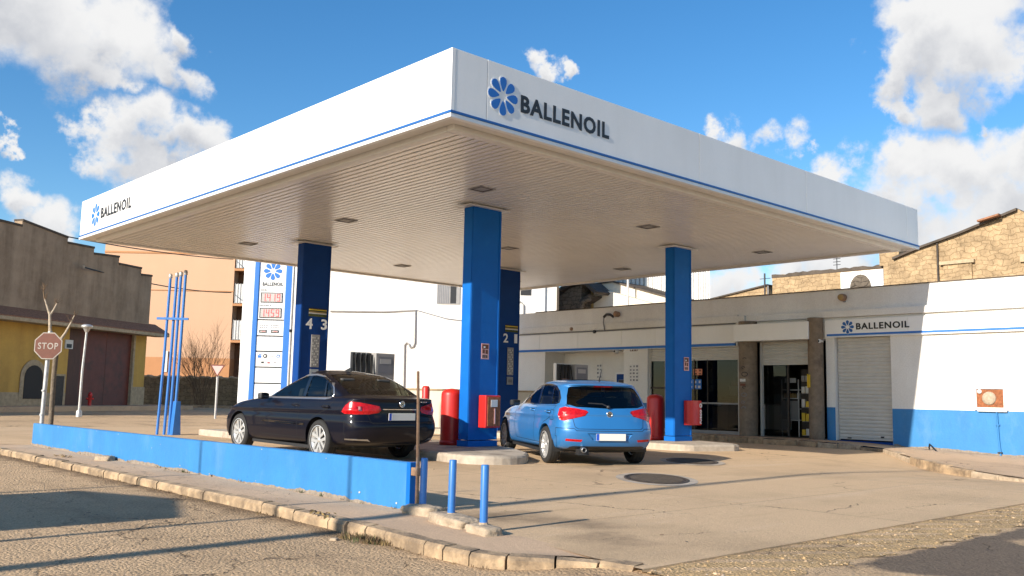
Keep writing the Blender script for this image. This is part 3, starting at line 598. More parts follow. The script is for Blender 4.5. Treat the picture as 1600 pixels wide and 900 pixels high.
def pump_face(t, x0, y, nums, xs):
    b = MB(); f = y-.002; w = xs
    for k, m in enumerate(('ink', 'yellow', 'weed', 'tan', 'paper')): b.box(x0+.2, x0+w-.06, f-.006, f, 3.13+.03*(4-k), 3.156+.03*(4-k), m)
    b.box(x0+.2, x0+w-.06, f-.005, f, 3.06, 3.125, 'weed'); b.build('grade_sticker', t)
    b = MB(); b.box(x0+.3, x0+.54, f-.02, f, 1.78, 2.6, 'dull_grey')
    for i in range(4):
        for j in range(11): b.box(x0+.325+i*.05, x0+.36+i*.05, f-.026, f-.02, 1.82+j*.068, 1.86+j*.068, 'paper' if (i+j) % 3 else 'ink_grey')
    b.build('instruction_panel', t, bevel=.004)
    b = MB(); b.box(x0+.29, x0+.53, f-.03, f, 1.5, 1.73, 'metal_grey'); b.box(x0+.33, x0+.49, f-.035, f-.03, 1.56, 1.66, 'ink_grey'); b.build('card_reader', t, bevel=.004)
    text('number', nums[0], t, (x0+.13, f-.001, 2.74), (1, 0, 0), (0, 0, 1), .19, .27, 'letter_white', .006, .02)
    text('number', nums[1], t, (x0+w-.2, f-.001, 2.74), (1, 0, 0), (0, 0, 1), .17 if nums[1] != '1' else .12, .27, 'letter_white', .006, .02)
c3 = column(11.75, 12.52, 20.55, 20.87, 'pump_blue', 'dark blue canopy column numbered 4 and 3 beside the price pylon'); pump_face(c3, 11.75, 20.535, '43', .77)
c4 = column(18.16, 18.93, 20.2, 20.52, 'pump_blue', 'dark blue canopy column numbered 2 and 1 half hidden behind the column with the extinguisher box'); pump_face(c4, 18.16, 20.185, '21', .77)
# fire extinguisher boxes hung on the columns
t = thing('extinguisher_box', (12.18, 13.84, .52), 'square red fire extinguisher box with a grimy window hung on a blue column', 'extinguisher box')
b = MB(); b.box(11.93, 12.32, 13.63, 13.852, .52, 1.155, 'red'); b.build('case', t, bevel=.02)
b = MB(); b.box(11.975, 12.30, 13.616, 13.632, .56, 1.12, 'rust_panel'); b.build('window', t, bevel=.004)
b = MB(); b.box(12.05, 12.22, 13.610, 13.617, .93, 1.07, 'paper'); b.box(12.14, 12.17, 13.610, 13.617, .6, .9, 'pink'); b.build('instruction_label', t)
t = thing('extinguisher_cover', (18.86, 13.7, .55), 'rounded red extinguisher cover with white lettering hung on the column nearest the shop', 'extinguisher cover')
b = MB(); pts = [(18.56+.58*(.5-.5*math.cos(math.pi*k/12)), 13.83-.20*math.sin(math.pi*k/12)**.6, .54) for k in range(13)]
b.prism(pts, (0, 0, .60), 'red', False); b.build('cover', t, bevel=.012)
b = MB(); b.lathe([(.055, 0), (.055, .006), (.028, .006), (.028, 0)], (18.97, 13.622, 1.02), 'letter_white', 18, 'y'); b.build('round_mark', t)
text('lettering', 'FUEGO', t, (19.01, 13.628, .58), (0, 0, 1), (-1, 0, 0), .34, .075, 'letter_white', .006, .03)
# red protective drums and posts by the columns
def drum(x, y, label):
    t = thing('red_drum', (x, y, .15), label, 'red drum', 'round topped red drums behind the columns')
    b = MB(); b.lathe([(0, 1.13), (.10, 1.118), (.17, 1.09), (.208, 1.045), (.215, 1.0), (.215, .09)], (x, y, .15), 'red', 28); b.build('body', t)
    b = MB(); b.lathe([(.212, .092), (.228, .085), (.228, 0), (0, 0)], (x, y, .15), 'red', 28); b.build('base_ring', t)
drum(11.86, 14.60, 'round topped red drum between the black sedan and the column with the extinguisher box'); drum(18.42, 14.60, 'round topped red drum between the blue hatchback and the column nearest the shop')
for x, y, l in ((12.42, 16.2, 'thin red guard post behind the boot of the black sedan'), (19.22, 15.95, 'thin red guard post behind the right tail lamp of the blue hatchback')):
    t = thing('guard_post', (x, y, .15), l, 'guard post', 'red guard posts on the pump islands')
    b = MB(); b.lathe([(.085, 0), (.085, 1.14), (.07, 1.18), (0, 1.19)], (x, y, .15), 'red', 18); b.build('tube', t)
    b = MB(); b.lathe([(.14, 0), (.14, .02), (0, .02)], (x, y, .15), 'red', 16); b.build('base_flange', t)
# fuel dispensers
def dispenser(x, y, label):
    t = thing('fuel_dispenser', (x, y, .15), label, 'fuel dispenser', 'fuel dispensers on the pump islands')
    b = MB(); b.box(x-.55, x+.55, y-.25, y+.25, .15, 1.42, 'white'); b.build('cabinet', t, bevel=.02)
    b = MB(); b.box(x+.03, x+.55, y-.22, y+.22, 1.425, 2.06, 'dull_grey'); b.build('display_head', t, bevel=.02)
    b = MB(); b.box(x+.09, x+.49, y-.226, y-.221, 1.6, 1.98, 'ink_grey'); b.box(x+.14, x+.44, y-.231, y-.226, 1.82, 1.93, 'led_off'); b.build('display', t)
    b = MB(); b.box(x-.55, x+.0, y-.05, y+.05, 1.425, 2.07, 'white'); b.build('hose_mast', t, bevel=.01)
    for k in range(4):
        q = x-.485+k*.135
        b = MB(); b.box(q-.036, q+.036, y-.12, y-.052, 1.44, 2.05, 'black'); b.build('hose_channel', t, bevel=.008)
        b = MB(); b.tube([(q, y-.16, 2.0), (q+.01, y-.2, 1.7), (q, y-.3, 1.1), (q, y-.34, .7), (q, y-.3, .5), (q, y-.262, .8), (q, y-.27, 1.2)], .014, 'rubber', 8); b.build('hose', t)
        b = MB(); b.obox((q, y-.28, 1.36), (.02, 0, 0), (0, .035, .02), (0, -.06, .1), 'plastic'); b.build('nozzle', t, bevel=.01)
dispenser(11.85, 17.6, 'fuel dispenser with dark hoses and grey head behind the roof of the black sedan')
dispenser(18.35, 17.55, 'fuel dispenser with dark hoses and grey head behind the roof of the blue hatchback')

# ------------------------------------------------------------------ price pylon
PZ = 42
py_ = thing('price_pylon', frontal(PZ, -11.15, -.1), 'tall white and blue fuel price pylon with red digits behind the black sedan', 'price sign', rz=-YAW)
b = MB(); b.box(-1.2, 1.1, 0, .5, 0, .65, 'sign_blue'); b.build('base', py_, True, bevel=.02)
b = MB(); b.box(-1.2, -.70, .02, .45, .65, 7.75, 'white'); b.build('side_panel', py_, True, bevel=.02)
b = MB(); b.box(-.70, -.47, -.05, .46, .65, 7.85, 'sign_blue'); b.build('frame', py_, True, bevel=.03)
b = MB(); b.box(.745, 1.1, -.05, .46, .65, 7.85, 'sign_blue'); b.build('frame', py_, True, bevel=.03)
zs = [.75, 1.63, 2.36, 3.08, 3.78, 4.52, 7.7]
for a, c in zip(zs, zs[1:]):
    b = MB(); b.box(-.465, .74, 0, .3, a+.03, c-.03, 'white'); b.build('panel', py_, True, bevel=.01)
b = MB(); b.box(-.468, .742, .05, .25, .70, 7.8, 'ink'); b.build('backing', py_, True)
b = MB(); emblem(b, (.13, -.003, 6.78), (1, 0, 0), (0, 0, 1), (0, -1, 0), .44, 'sign_blue', .012); b.build('emblem', py_, True)
text('lettering', 'BALLENOIL', py_, (-.32, -.003, 6.09), (1, 0, 0), (0, 0, 1), .95, .17, 'ink', .012, .025, local=True)
SEG = {'0': 'abcdef', '1': 'bc', '2': 'abdeg', '3': 'abcdg', '4': 'bcfg', '5': 'acdfg', '9': 'abcdfg', '6': 'acdefg', '8': 'abcdefg', '7': 'abc'}
def digits(mb, s, x, z, w, h, step, y=-.05):
    k = .16*w
    for ch in s:
        if ch == '.': mb.box(x-step*.18, x-step*.18+k*.9, y-.008, y, z, z+k, 'led_red'); continue
        R_ = {'a': (0, w, h-k, h), 'd': (0, w, 0, k), 'g': (0, w, h/2-k/2, h/2+k/2), 'b': (w-k, w, h/2, h), 'c': (w-k, w, 0, h/2), 'f': (0, k, h/2, h), 'e': (0, k, 0, h/2)}
        for q in SEG[ch]:
            a, c, d, e = R_[q]; mb.box(x+a, x+c, y-.008, y, z+d, z+e, 'led_red')
        x += step
def price(z, x0, x1, h, s, par):
    b = MB(); b.box(x0, x1, -.03, -.001, z, z+h, 'ink'); b.box(x0+.05, x1-.02, -.045, -.03, z+.03, z+h-.04, 'led_off'); p = b.build('price_display', par, True)
    b = MB(); n = len(s.replace('.', '')); st_ = (x1-x0-.1)/n; digits(b, s, x0+.08, z+.06, st_*.62, h-.13, st_); b.build('digits', p, True)
price(5.32, -.37, .63, .46, '1.419', py_); price(4.61, -.39, .61, .46, '1.459', py_)
text('lettering', 'DIESEL', py_, (-.39, -.003, 5.86), (1, 0, 0), (0, 0, 1), .30, .07, 'ink', .006, .01, local=True)
text('lettering', 'GASOLINA 95', py_, (-.41, -.003, 5.14), (1, 0, 0), (0, 0, 1), .55, .07, 'ink', .006, .01, local=True)
price(3.93, -.36, -.03, .13, '1.329', py_); price(3.93, .18, .52, .13, '1.569', py_)
for x in (-.36, .16):
    b = MB()
    for k in range(2):
        for j in range(4): b.box(x+j*.1, x+j*.1+random.uniform(.05, .09), -.006, -.001, 4.15+k*.1, 4.19+k*.1, 'ink_grey')
    b.build('small_print', py_, True)
b = MB()
b.box(-.37, -.2, -.008, -.001, 2.78, 2.9, 'sign_blue'); b.box(-.33, -.2, -.008, -.001, 2.92, 2.96, 'sign_blue'); b.lathe([(.10, 0), (.10, -.008), (.055, -.008), (.055, 0)], (-.03, -.001, 2.87), 'ink', 16, 'y'); b.box(-.03, .06, -.012, -.002, 2.85, 2.89, 'ink')
for k in range(5): b.box(.13+k*.05, .165+k*.05, -.006, -.001, 2.85, 2.89, 'ink_grey')
b.lathe([(.08, 0), (.08, -.008), (.05, -.008), (.05, 0)], (.56, -.001, 2.86), 'sign_blue', 14, 'y'); b.box(.5, .64, -.008, -.001, 2.92, 2.95, 'sign_blue')
b.box(-.2, -.07, -.006, -.001, 2.53, 2.62, 'ink'); b.box(.08, .2, -.006, -.001, 2.575, 2.62, 'ink_grey'); b.box(.08, .2, -.006, -.001, 2.53, 2.572, 'red'); b.box(.37, .48, -.006, -.001, 2.57, 2.62, 'ink_grey')
b.build('payment_marks', py_, True)
t = thing('steel_mast', frontal(41.6, -9.98, -.1), 'thin pale steel mast between the price pylon and the column numbered 4 and 3', 'mast')
b = MB(); p = frontal(41.6, -9.98, -.1); b.tube([p, p+Vector((0, 0, 4)), p+Vector((0, 0, 8))], [.055, .05, .045], 'galv', 10); b.build('pole', t)
b = MB(); b.lathe([(.11, 0), (.11, .03), (0, .03)], p, 'galv', 12); b.build('base_plate', t)
b = MB(); b.box(p.x-.1, p.x+.02, p.y-.1, p.y-.04, 3.85, 3.97, 'ink'); b.build('junction_box', t)

# ------------------------------------------------------------------ low blue wall, bollards, posts
t = thing('low_wall', (5.57, 13.6, -.05), 'long low bright blue wall along the left pavement in front of the black sedan', 'wall')
b = MB(); n = 48; vs = []
for i in range(n+1):
    y = lin(7.46, 19.80, i/n); h = lin(.462, .425, i/n)
    for x, z in ((5.52, -.2), (5.517+.004*math.sin(y*2.3), h-.012), (5.528, h), (5.612, h), (5.622, h-.012), (5.62, -.2)): vs.append((x, y, z))
b.add(vs, [(i*6+k, i*6+(k+1) % 6, (i+1)*6+(k+1) % 6, (i+1)*6+k) for i in range(n) for k in range(6)]+[tuple(range(6)), tuple(range(n*6, n*6+6))], 'wall_blue'); b.build('masonry', t)
b = MB(); b.box(5.512, 5.628, 7.40, 7.463, -.1, .466, 'column_blue'); b.build('end_cap', t, bevel=.006)
M['splash'] = mat('splash', (.24, .20, .16), .95, var=.35, scale=14)
M['chip'] = mat('chip', (.46, .44, .40), .9, var=.2, scale=30)
def flake(mb, x, y, z, r, m, R_):
    n = 7; mb.add([(x, y+math.cos(6.283*k/n)*r*R_.uniform(.5, 1.3), z+math.sin(6.283*k/n)*r*R_.uniform(.4, .9)) for k in range(n)], [tuple(range(n))], m)
def splash_band(x, y0, y1, zf, hmax, R_):
    mb = MB(); n = int((y1-y0)/.02); vs = []; h = .02
    for i in range(n+1):
        y = lin(y0, y1, i/n); h = max(.004, min(hmax, h+R_.uniform(-.007, .007))); vs += [(x, y, zf(y)-.03), (x, y, zf(y)+h)]
    mb.add(vs, [(2*i, 2*i+1, 2*i+3, 2*i+2) for i in range(n)], 'splash'); return mb
R_ = random.Random(31)
splash_band(5.5145, 7.5, 19.78, lambda y: 0, .05, R_).build('splash_dirt', t, fixn=False)
for k in range(34):
    b = MB(); y = R_.uniform(7.6, 19.6); z = R_.choice((R_.uniform(.02, .1), R_.uniform(.02, .42), lin(.462, .425, (y-7.46)/12.3)-R_.uniform(.012, .03))); flake(b, 5.5135-.0003*(k % 3), y, z, R_.uniform(.005, .018), R_.choice(['chip', 'chip', 'splash', 'stripe_blue']), R_); b.build('paint_chip', t, fixn=False)
for k, (x, y, h, l, lean) in enumerate(((5.54, 7.22, .53, 'blue bollard on a rough stone tight against the end of the low wall', .01), (5.35, 6.55, .56, 'middle blue bollard of the three, on a rough stone base', .012), (5.17, 5.90, .565, 'blue bollard nearest the camera, farthest from the end of the low wall', .006))):
    t = thing('bollard', (x, y, .07), l, 'bollard', 'blue pipe bollards by the low wall')
    b = MB(); b.lathe([(.034, 0), (.034, h-.07-.008), (.031, h-.07), (0, h-.068)], (0, 0, 0), 'post_blue', 18)
    for v in b.v: v.x += lean*v.z+x; v.y += y; v.z += .06
    b.build('tube', t)
    b = MB(); b.lathe([(.044, 0), (.038, .018), (.033, .022)], (x, y, .062), 'rubble', 14); b.build('mortar_collar', t)
def boulder(name, x, y, sx, sy, sz, rot, label, seed):
    bm = bmesh.new(); bmesh.ops.create_icosphere(bm, subdivisions=4, radius=1); R_ = random.Random(seed)
    from mathutils import noise
    for v in bm.verts:
        c = v.co.copy(); q = max(abs(c.x), abs(c.y), abs(c.z)); c = c.lerp(c/q, .62)
        c *= 1+.10*noise.noise(c*1.7+Vector((seed, 0, 0)))+.05*noise.noise(c*5+Vector((0, seed, 0)))+.02*noise.noise(c*14)
        v.co = Matrix.Rotation(rot, 4, 'Z') @ Vector((c.x*sx, c.y*sy, c.z*sz))
    me = bpy.data.meshes.new(name); bm.to_mesh(me); bm.free(); me.materials.append(M['rubble'])
    for p in me.polygons: p.use_smooth = True
    o = bpy.data.objects.new(name, me); C.objects.link(o); o.location = (x, y, 0); return tag(o, label, 'stone', 'rough stones under the bollards')
boulder('base_stone', 5.50, 7.15, .13, .22, .085, .1, 'squarish rough stone at the foot of the wall end', 3.1)
boulder('base_stone', 5.32, 6.45, .14, .36, .080, -.22, 'long rough stone under the middle bollard', 7.7)
boulder('base_stone', 5.14, 5.86, .10, .20, .070, -.2, 'small broken stone under the bollard nearest the camera', 12.4)
t = thing('rusty_post', (5.46, 7.36, 0), 'thin rusty pole clamped to the near end of the low wall', 'post')
b = MB(); b.tube([(5.545, 7.32, -.02), (5.54, 7.32, .42), (5.535, 7.33, .9), (5.515, 7.33, 1.36)], [.019, .017, .015, .015], 'rust', 10); b.build('pole', t)
b = MB(); b.box(5.52, 5.58, 7.30, 7.40, .34, .42, 'rust'); b.build('clamp', t, bevel=.008)
b = MB(); b.lathe([(.05, 0), (.04, .04), (.02, .05)], (5.545, 7.32, -.01), 'rubble', 10); b.build('mortar_foot', t)
# blue vent pipes
t = thing('vent_pipes', (9.70, 23.3, 0), 'cluster of four tall thin blue vent pipes with pale caps beyond the low wall', 'vent pipes')
for k, (x, y, dx, r, h) in enumerate(((9.45, 23.45, .06, .034, 4.02), (9.60, 23.37, .05, .036, 4.06), (9.68, 23.27, .04, .036, 4.08), (9.76, 23.17, .04, .036, 4.12))):
    b = MB(); b.tube([(x, y, -.05), (x+dx, y, h*.5), (x+dx*1.5, y, h)], r, 'post_blue', 12); p = b.build('pipe', t)
    b = MB(); b.lathe([(.0, .12), (.035, .11), (.05, .07), (.05, .0), (.03, -.02)], (x+dx*1.5, y, h), 'galv', 12); b.build('cap', p)
b = MB(); b.obox((9.62, 23.33, 2.96), (.30, -.27, 0), (.02, .022, 0), (0, 0, .03), 'post_blue'); b.build('bracket', t)
b = MB(); b.prism([(9.68, 23.05, -.02), (9.90, 23.05, -.02), (9.85, 23.05, .85), (9.73, 23.05, .85)], (0, .2, 0), 'post_blue'); b.build('sleeve', t, bevel=.01)
# stop sign with the pollarded tree behind
t = thing('stop_sign', (5.73, 19.85, -.05), 'octagonal faded red stop sign on a grey pole beyond the low wall', 'stop sign')
base = Vector((5.68, 19.86, -.05)); top = Vector((5.68+.03, 19.86, 2.25))
b = MB(); b.tube([base, top], .042, 'galv', 12); b.build('pole', t)
sn = Vector((-.62, -.78, 0)).normalized(); su = Vector((sn.y*-1, sn.x, 0)); su = su if su.dot(RT) > 0 else -su
sc = Vector((5.715, 19.84, 1.955))+sn*.06
def octa(r, o_, d=0): return [sc+sn*o_+su*(r*math.cos(rad(22.5+45*k)))+Vector((0, 0, r*math.sin(rad(22.5+45*k)))) for k in range(8)]
b = MB(); b.prism(octa(.288, 0), sn*.012, 'dull_white'); b.prism(octa(.268, .0125), sn*.002, 'red_faded'); p = b.build('plate', t)
text('lettering', 'STOP', p, sc+sn*.016-su*.195-Vector((0, 0, .068)), su, (0, 0, 1), .39, .13, 'dull_white', .003, .015)
b = MB(); b.tube([base-Vector((0, 0, .02)), base+Vector((0, 0, .04))], [.1, .07], 'rubble', 12); b.build('footing', t)
for z0, z1 in ((.62, .66), (1.1, 1.13)):
    b = MB(); b.lathe([(.048, z0), (.048, z1)], base, 'galv', 12); b.build('clamp_band', t)
t = thing('pollarded_tree', (5.98, 20.25, -.05), 'bare pollarded tree with two cut pale limbs behind the stop sign', 'tree')
b = MB(); b.tube([(5.95, 20.22, -.08), (5.96, 20.22, .6), (5.95, 20.23, 1.3), (5.97, 20.25, 2.05)], [.06, .05, .046, .055], 'bark', 12); b.build('trunk', t)
for pts, rs, m in (([(5.97, 20.25, 2.0), (5.84, 20.33, 2.3), (5.82, 20.36, 2.62), (5.72, 20.44, 2.95)], [.045, .034, .027, .014], 'bark_pale'), ([(5.82, 20.36, 2.6), (5.88, 20.34, 2.72), (5.93, 20.32, 2.86)], [.024, .02, .014], 'bark_pale'),
                   ([(5.97, 20.25, 2.0), (6.1, 20.2, 2.25), (6.17, 20.14, 2.45), (6.22, 20.1, 2.62)], [.036, .026, .02, .01], 'bark_pale'), ([(5.72, 20.44, 2.93), (5.69, 20.46, 3.1), (5.70, 20.46, 3.22)], [.016, .011, .006], 'twig')):
    b = MB(); b.tube(pts, rs, m, 9); rt_ = random.Random(len(pts)*7+int(pts[-1][2]*10))
    for q in range(9):
        p = Vector(pts[-1]).lerp(Vector(pts[-2]), rt_.random()); d = Vector((rt_.uniform(-1, 1), rt_.uniform(-1, 1), rt_.uniform(.6, 2))).normalized()*rt_.uniform(.06, .22); b.tube([p, p+d*.5+Vector((rt_.uniform(-.02, .02), 0, 0)), p+d], [.006, .004, .002], 'twig', 5)
    b.build('limb', t)
# yield sign, street lamp on the far kerb
p = frontal(41.7, -13.2, -.1)
t = thing('yield_sign', p, 'pale red triangular yield sign on a thin grey pole before the stone wall', 'yield sign', rz=-YAW)
b = MB(); b.tube([(0, 0, 0), (0, 0, 2.1)], .05, 'galv', 10); b.build('pole', t, True)
b = MB(); b.prism([(-.34, -.06, 2.42), (.34, -.06, 2.42), (0, -.06, 1.86)], (0, .02, 0), 'red_faded'); b.prism([(-.25, -.064, 2.365), (.25, -.064, 2.365), (0, -.064, 1.95)], (0, .004, 0), 'pink'); b.build('plate', t, True)
p = frontal(40.2, -18.62, -.1)
t = thing('street_lamp', p, 'slim pale street lamp with a mushroom head before the brown warehouse door', 'street lamp')
b = MB(); b.tube([p, p+Vector((0, 0, 2)), p+Vector((0.06, 0.0, 3.7))], [.06, .05, .042], 'galv', 12); b.build('pole', t)
b = MB(); b.lathe([(.07, 3.68), (.12, 3.78), (.17, 3.86), (.25, 3.9), (.23, 3.97), (.12, 4.02), (0, 4.03)], p+Vector((.06, 0, 0)), 'galv', 18); b.build('lamp_head', t)
b = MB(); b.lathe([(.13, 0), (.12, .25), (.085, .3)], p, 'galv', 12); b.build('base_sleeve', t)
# manhole covers flush in the concrete
def manhole(x, y, rx, label):
    t = thing('manhole_cover', (x, y, 0), label, 'manhole cover', 'iron tank covers in the forecourt')
    def oval(b):
        for i, v in enumerate(b.v):
            d = v-Vector((x, y, 0)); b.v[i] = Vector((x, y, v.z))+RT*d.x+FW*(d.y*1.85)
        return b
    b = MB(); b.lathe([(0, .008), (rx, .008), (rx, -.02)], (x, y, 0), 'iron', 48, smooth=False)
    for k in range(-6, 7):
        w = math.sqrt(max(0, (rx*.9)**2-(k*rx*.14)**2)); b.box(x-w, x+w, y+k*rx*.14-.011, y+k*rx*.14+.011, .0085, .014, 'iron_worn')
    oval(b).build('lid', t)
    b = MB(); b.lathe([(rx+.004, .005), (rx+.004, .014), (rx+.04, .014), (rx+.045, .004)], (x, y, 0), 'iron_worn', 48); oval(b).build('rim', t)
    b = MB(); b.lathe([(rx+.045, .004), (rx+.16, .004)], (x, y, 0), 'island', 48); oval(b).build('mortar_ring', t)
manhole(10.68, 8.45, .41, 'oval looking iron tank cover nearest the camera on the concrete'); manhole(14.4, 10.55, .42, 'iron tank cover behind the rear right wheel of the blue hatchback')
# ------------------------------------------------------------------ shop building on the right
XF = 23.5
shop = thing('station_shop', (XF, 12, 0), 'low white shop building with a blue plinth, roller shutters and two round brown pillars', 'shop')
Y0, Y1 = 4.6, 26.2
wl = MB()
def wall(y0, y1, z0, z1, x=XF, th=.25, m='plaster_bright'): wl.box(x, x+th, y0, y1, z0, z1, m)
wall(Y0, 10.91, -.5, 2.94); wall(12.47, 12.72, -.1, 2.94); wall(Y0, 12.72, 2.94, 3.47)
wall(12.72, 15.55, 2.9, 3.47, th=.5); wall(15.55, 19.95, 2.78, 3.47); wall(18.95, 19.95, -.1, 2.78); wall(19.95, 23.66, 2.78, 3.47, th=1.2); wall(23.66, Y1, -.1, 3.47)
wl.box(XF+.25, 31, Y0, Y0+.25, -.5, 4.1, 'plaster_bright'); wl.box(XF+.25, 31, Y1-.25, Y1, -.5, 4.1, 'plaster_bright'); wl.box(31, 31.25, Y0, Y1, -.5, 4.1, 'plaster_bright')
wl.box(24.5, 24.75, 19.95, 23.66, -.1, 3.4, 'plaster_bright'); wl.box(XF+.25, 24.5, 23.66, 23.9, -.1, 3.0, 'plaster_bright'); wl.box(XF+.25, 24.5, 19.7, 19.94, -.1, 3.0, 'plaster_bright')
wl.build('wall', shop)
for x0, x1, y0, y1, z0 in ((XF-.004, XF, Y0, 10.905, -.5), (XF-.004, XF, 12.475, 12.72, -.1), (XF-.004, XF, 18.97, 19.95, -.1), (XF-.004, XF, 23.66, Y1, -.1), (24.494, 24.5, 19.95, 23.66, -.1)):
    b = MB(); b.box(x0, x1, y0, y1, z0, 1.04, 'wall_blue'); b.build('plinth', shop)
R_ = random.Random(32)
splash_band(XF-.0065, 4.7, 10.88, lambda y: shop_pave_z(XF, y), .07, R_).build('splash_dirt', shop, fixn=False)
b = MB(); b.box(XF-.10, XF+.25, Y0-.05, 15.20, 3.475, 3.655, 'plaster'); b.box(XF-.14, XF+.25, 15.21, 15.5, 3.42, 3.66, 'plaster'); b.box(XF-.05, XF+.25, 15.51, Y1, 3.475, 3.70, 'plaster'); b.build('cornice', shop, bevel=.012)
b = MB(); b.box(XF+.02, XF+.25, Y0, Y1, 3.657, 4.235, 'plaster'); b.box(XF+.0, XF+.27, Y0-.02, 24.2, 4.236, 4.262, 'coping'); b.build('parapet', shop)
b = MB(); b.box(XF+.25, 31, Y0+.25, Y1-.25, 3.75, 3.95, 'dull_grey'); b.build('roof', shop)
b = MB(); b.box(XF-.085, XF-.001, Y0+.02, 10.4, 2.955, 3.40, 'white_panel'); b.box(XF-.085, XF-.001, 10.405, 12.70, 2.955, 3.40, 'white_panel'); b.box(XF-.09, XF-.001, Y0+.02, 12.70, 2.925, 2.952, 'white'); sb = b.build('sign_board', shop, bevel=.004)
b = MB(); b.box(XF-.093, XF-.086, Y0+.02, 12.64, 2.965, 3.02, 'sign_blue'); b.build('blue_stripe', sb)
b = MB(); emblem(b, (XF-.087, 12.03, 3.195), (0, -1, 0), (0, 0, 1), (-1, 0, 0), .19, 'stripe_blue', .008, back='white'); b.build('emblem', sb)
text('lettering', 'BALLENOIL', sb, (XF-.088, 11.79, 3.115), (0, -1, 0), (0, 0, 1), 1.43, .175, 'ink', .008, .028)
b = MB()
for y0, y1 in ((15.6, 17.2), (17.21, 18.6), (18.61, 20.0), (20.01, 22.0), (22.01, 23.9), (23.91, 25.0), (25.01, 26.1)): b.box(XF-.05, XF-.001, y0, y1, 2.875, 3.40, 'white_panel')
b.box(XF-.052, XF-.001, 15.6, 26.1, 2.775, 2.79, 'white'); sb2 = b.build('sign_board', shop, bevel=.004)
b = MB(); b.box(XF-.056, XF-.001, 15.6, 26.1, 2.795, 2.87, 'sign_blue'); b.build('blue_stripe', sb2)
b = MB(); b.box(XF-.42, XF-.1, 13.02, 15.42, 2.885, 3.375, 'white_panel'); b.build('blank_sign_box', shop, bevel=.01)
for y, r, x in ((12.94, .205, XF-.16), (15.13, .265, XF-.10)):
    b = MB(); b.lathe([(r*1.04, 0), (r*1.02, .1), (r, .14), (r, 3.46)], (x, y, .02), 'pillar_brown', 32); pil = b.build('round_pillar', shop)
    if y > 14:
        g = MB()
        for k in range(8):
            z = 2.35-.2*k+random.uniform(-.03, .03); a0 = random.uniform(3.0, 3.35); rr = random.uniform(.03, .06)
            g.tube([(x+(r+.004)*math.cos(a0+rr*1.6*math.cos(q)/r), y+(r+.004)*math.sin(a0+rr*1.6*math.cos(q)/r), z+rr*math.sin(q)) for q in [i*.7 for i in range(random.choice((6, 8, 10)))]], .011, 'ink' if k != 3 and k < 5 else 'ink_grey', 6)
        g.box(x-r-.012, x-r+.02, y-.08, y+.1, 1.72, 1.80, 'paper'); g.box(x-r-.014, x-r+.02, y-.07, y+.09, 1.60, 1.66, 'red_faded')
        g.build('scribbles', pil)
    else:
        g = MB(); g.box(x-r*.9, x-r*.4, y+r*.75, y+r*.82, 1.55, 1.93, 'yellow'); g.obox((x-.17, y+.125, 1.74), (.06, .07, 0), (.005, -.005, 0), (0, 0, .17), 'yellow'); g.build('yellow_notice', pil)
def shutter(y0, y1, z0, z1, x, name='roller_shutter'):
    b = MB(); z = z1; n = max(1, round((z1-z0)/.095)); h = (z1-z0)/n
    for k in range(n):
        zb = z1-(k+1)*h
        b.add([(x+dx, yy, zb+zz) for dx, zz in ((.012, 0), (.0, .012), (-.012, h*.5), (0, h-.016), (.014, h-.01), (.014, h)) for yy in (y0, y1)], [(2*i, 2*i+1, 2*i+3, 2*i+2) for i in range(5)], 'shutter')
    b.box(x-.02, x+.02, y0, y1, z0-.035, z0, 'shutter'); b.box(x+.015, x+.02, y0, y1, z0, z1, 'shutter_gap')
    return b.build(name, shop)
sh = shutter(10.93, 12.45, .235, 2.93, XF+.14)
b = MB(); b.box(XF+.1, XF+.135, 11.2, 11.28, .27, .31, 'ink'); b.box(XF+.1, XF+.135, 12.1, 12.2, .22, .25, 'ink'); b.build('lock', sh)
b = MB(); b.box(XF+.05, XF+.3, 10.91, 12.47, -.2, .165, 'pump_blue'); b.build('threshold', shop)
shutter(13.16, 14.84, 2.25, 2.9, XF+.22); shutter(15.62, 18.92, 2.42, 2.78, XF+.14)
fr = MB()
for y in (13.15, 14.86): fr.box(XF+.15, XF+.25, y-.03, y+.03, .05, 2.9, 'shutter')
for y in (15.585, 18.3, 18.93): fr.box(XF+.1, XF+.2, y-.025, y+.025, .05, 2.78, 'shutter')
fr.box(XF+.12, XF+.2, 15.6, 18.92, .16, .26, 'dull_grey'); fr.box(XF+.12, XF+.2, 15.6, 17.2, 1.05, 1.1, 'dull_grey'); fr.box(XF+.12, XF+.2, 17.18, 17.22, .26, 2.42, 'iron'); fr.box(XF+.12, XF+.2, 16.7, 16.73, .26, 2.42, 'iron')
fr.box(XF+.3, XF+.36, 14.05, 14.1, .17, 2.25, 'iron'); fr.box(XF+.1, XF+.16, 18.3, 18.9, 1.5, 1.55, 'iron'); fr.build('door_frame', shop)
b = MB(); b.box(XF+.15, XF+.16, 15.62, 18.9, .26, 2.42, 'shop_glass'); b.build('shop_window', shop)
b = MB(); b.box(XF+.33, XF+.34, 14.1, 14.84, .2, 2.25, 'shop_glass'); b.build('glass_door', shop)
b = MB(); x0, x1 = 28.4, 28.5   # the room behind
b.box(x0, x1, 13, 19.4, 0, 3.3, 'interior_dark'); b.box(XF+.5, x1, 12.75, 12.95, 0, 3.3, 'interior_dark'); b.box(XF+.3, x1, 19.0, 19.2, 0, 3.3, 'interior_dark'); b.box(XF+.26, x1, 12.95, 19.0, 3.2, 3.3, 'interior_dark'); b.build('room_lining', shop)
b = MB(); b.box(XF+.1, x1, 12.95, 19.0, .05, .162, 'floor_dark'); b.build('room_floor', shop)
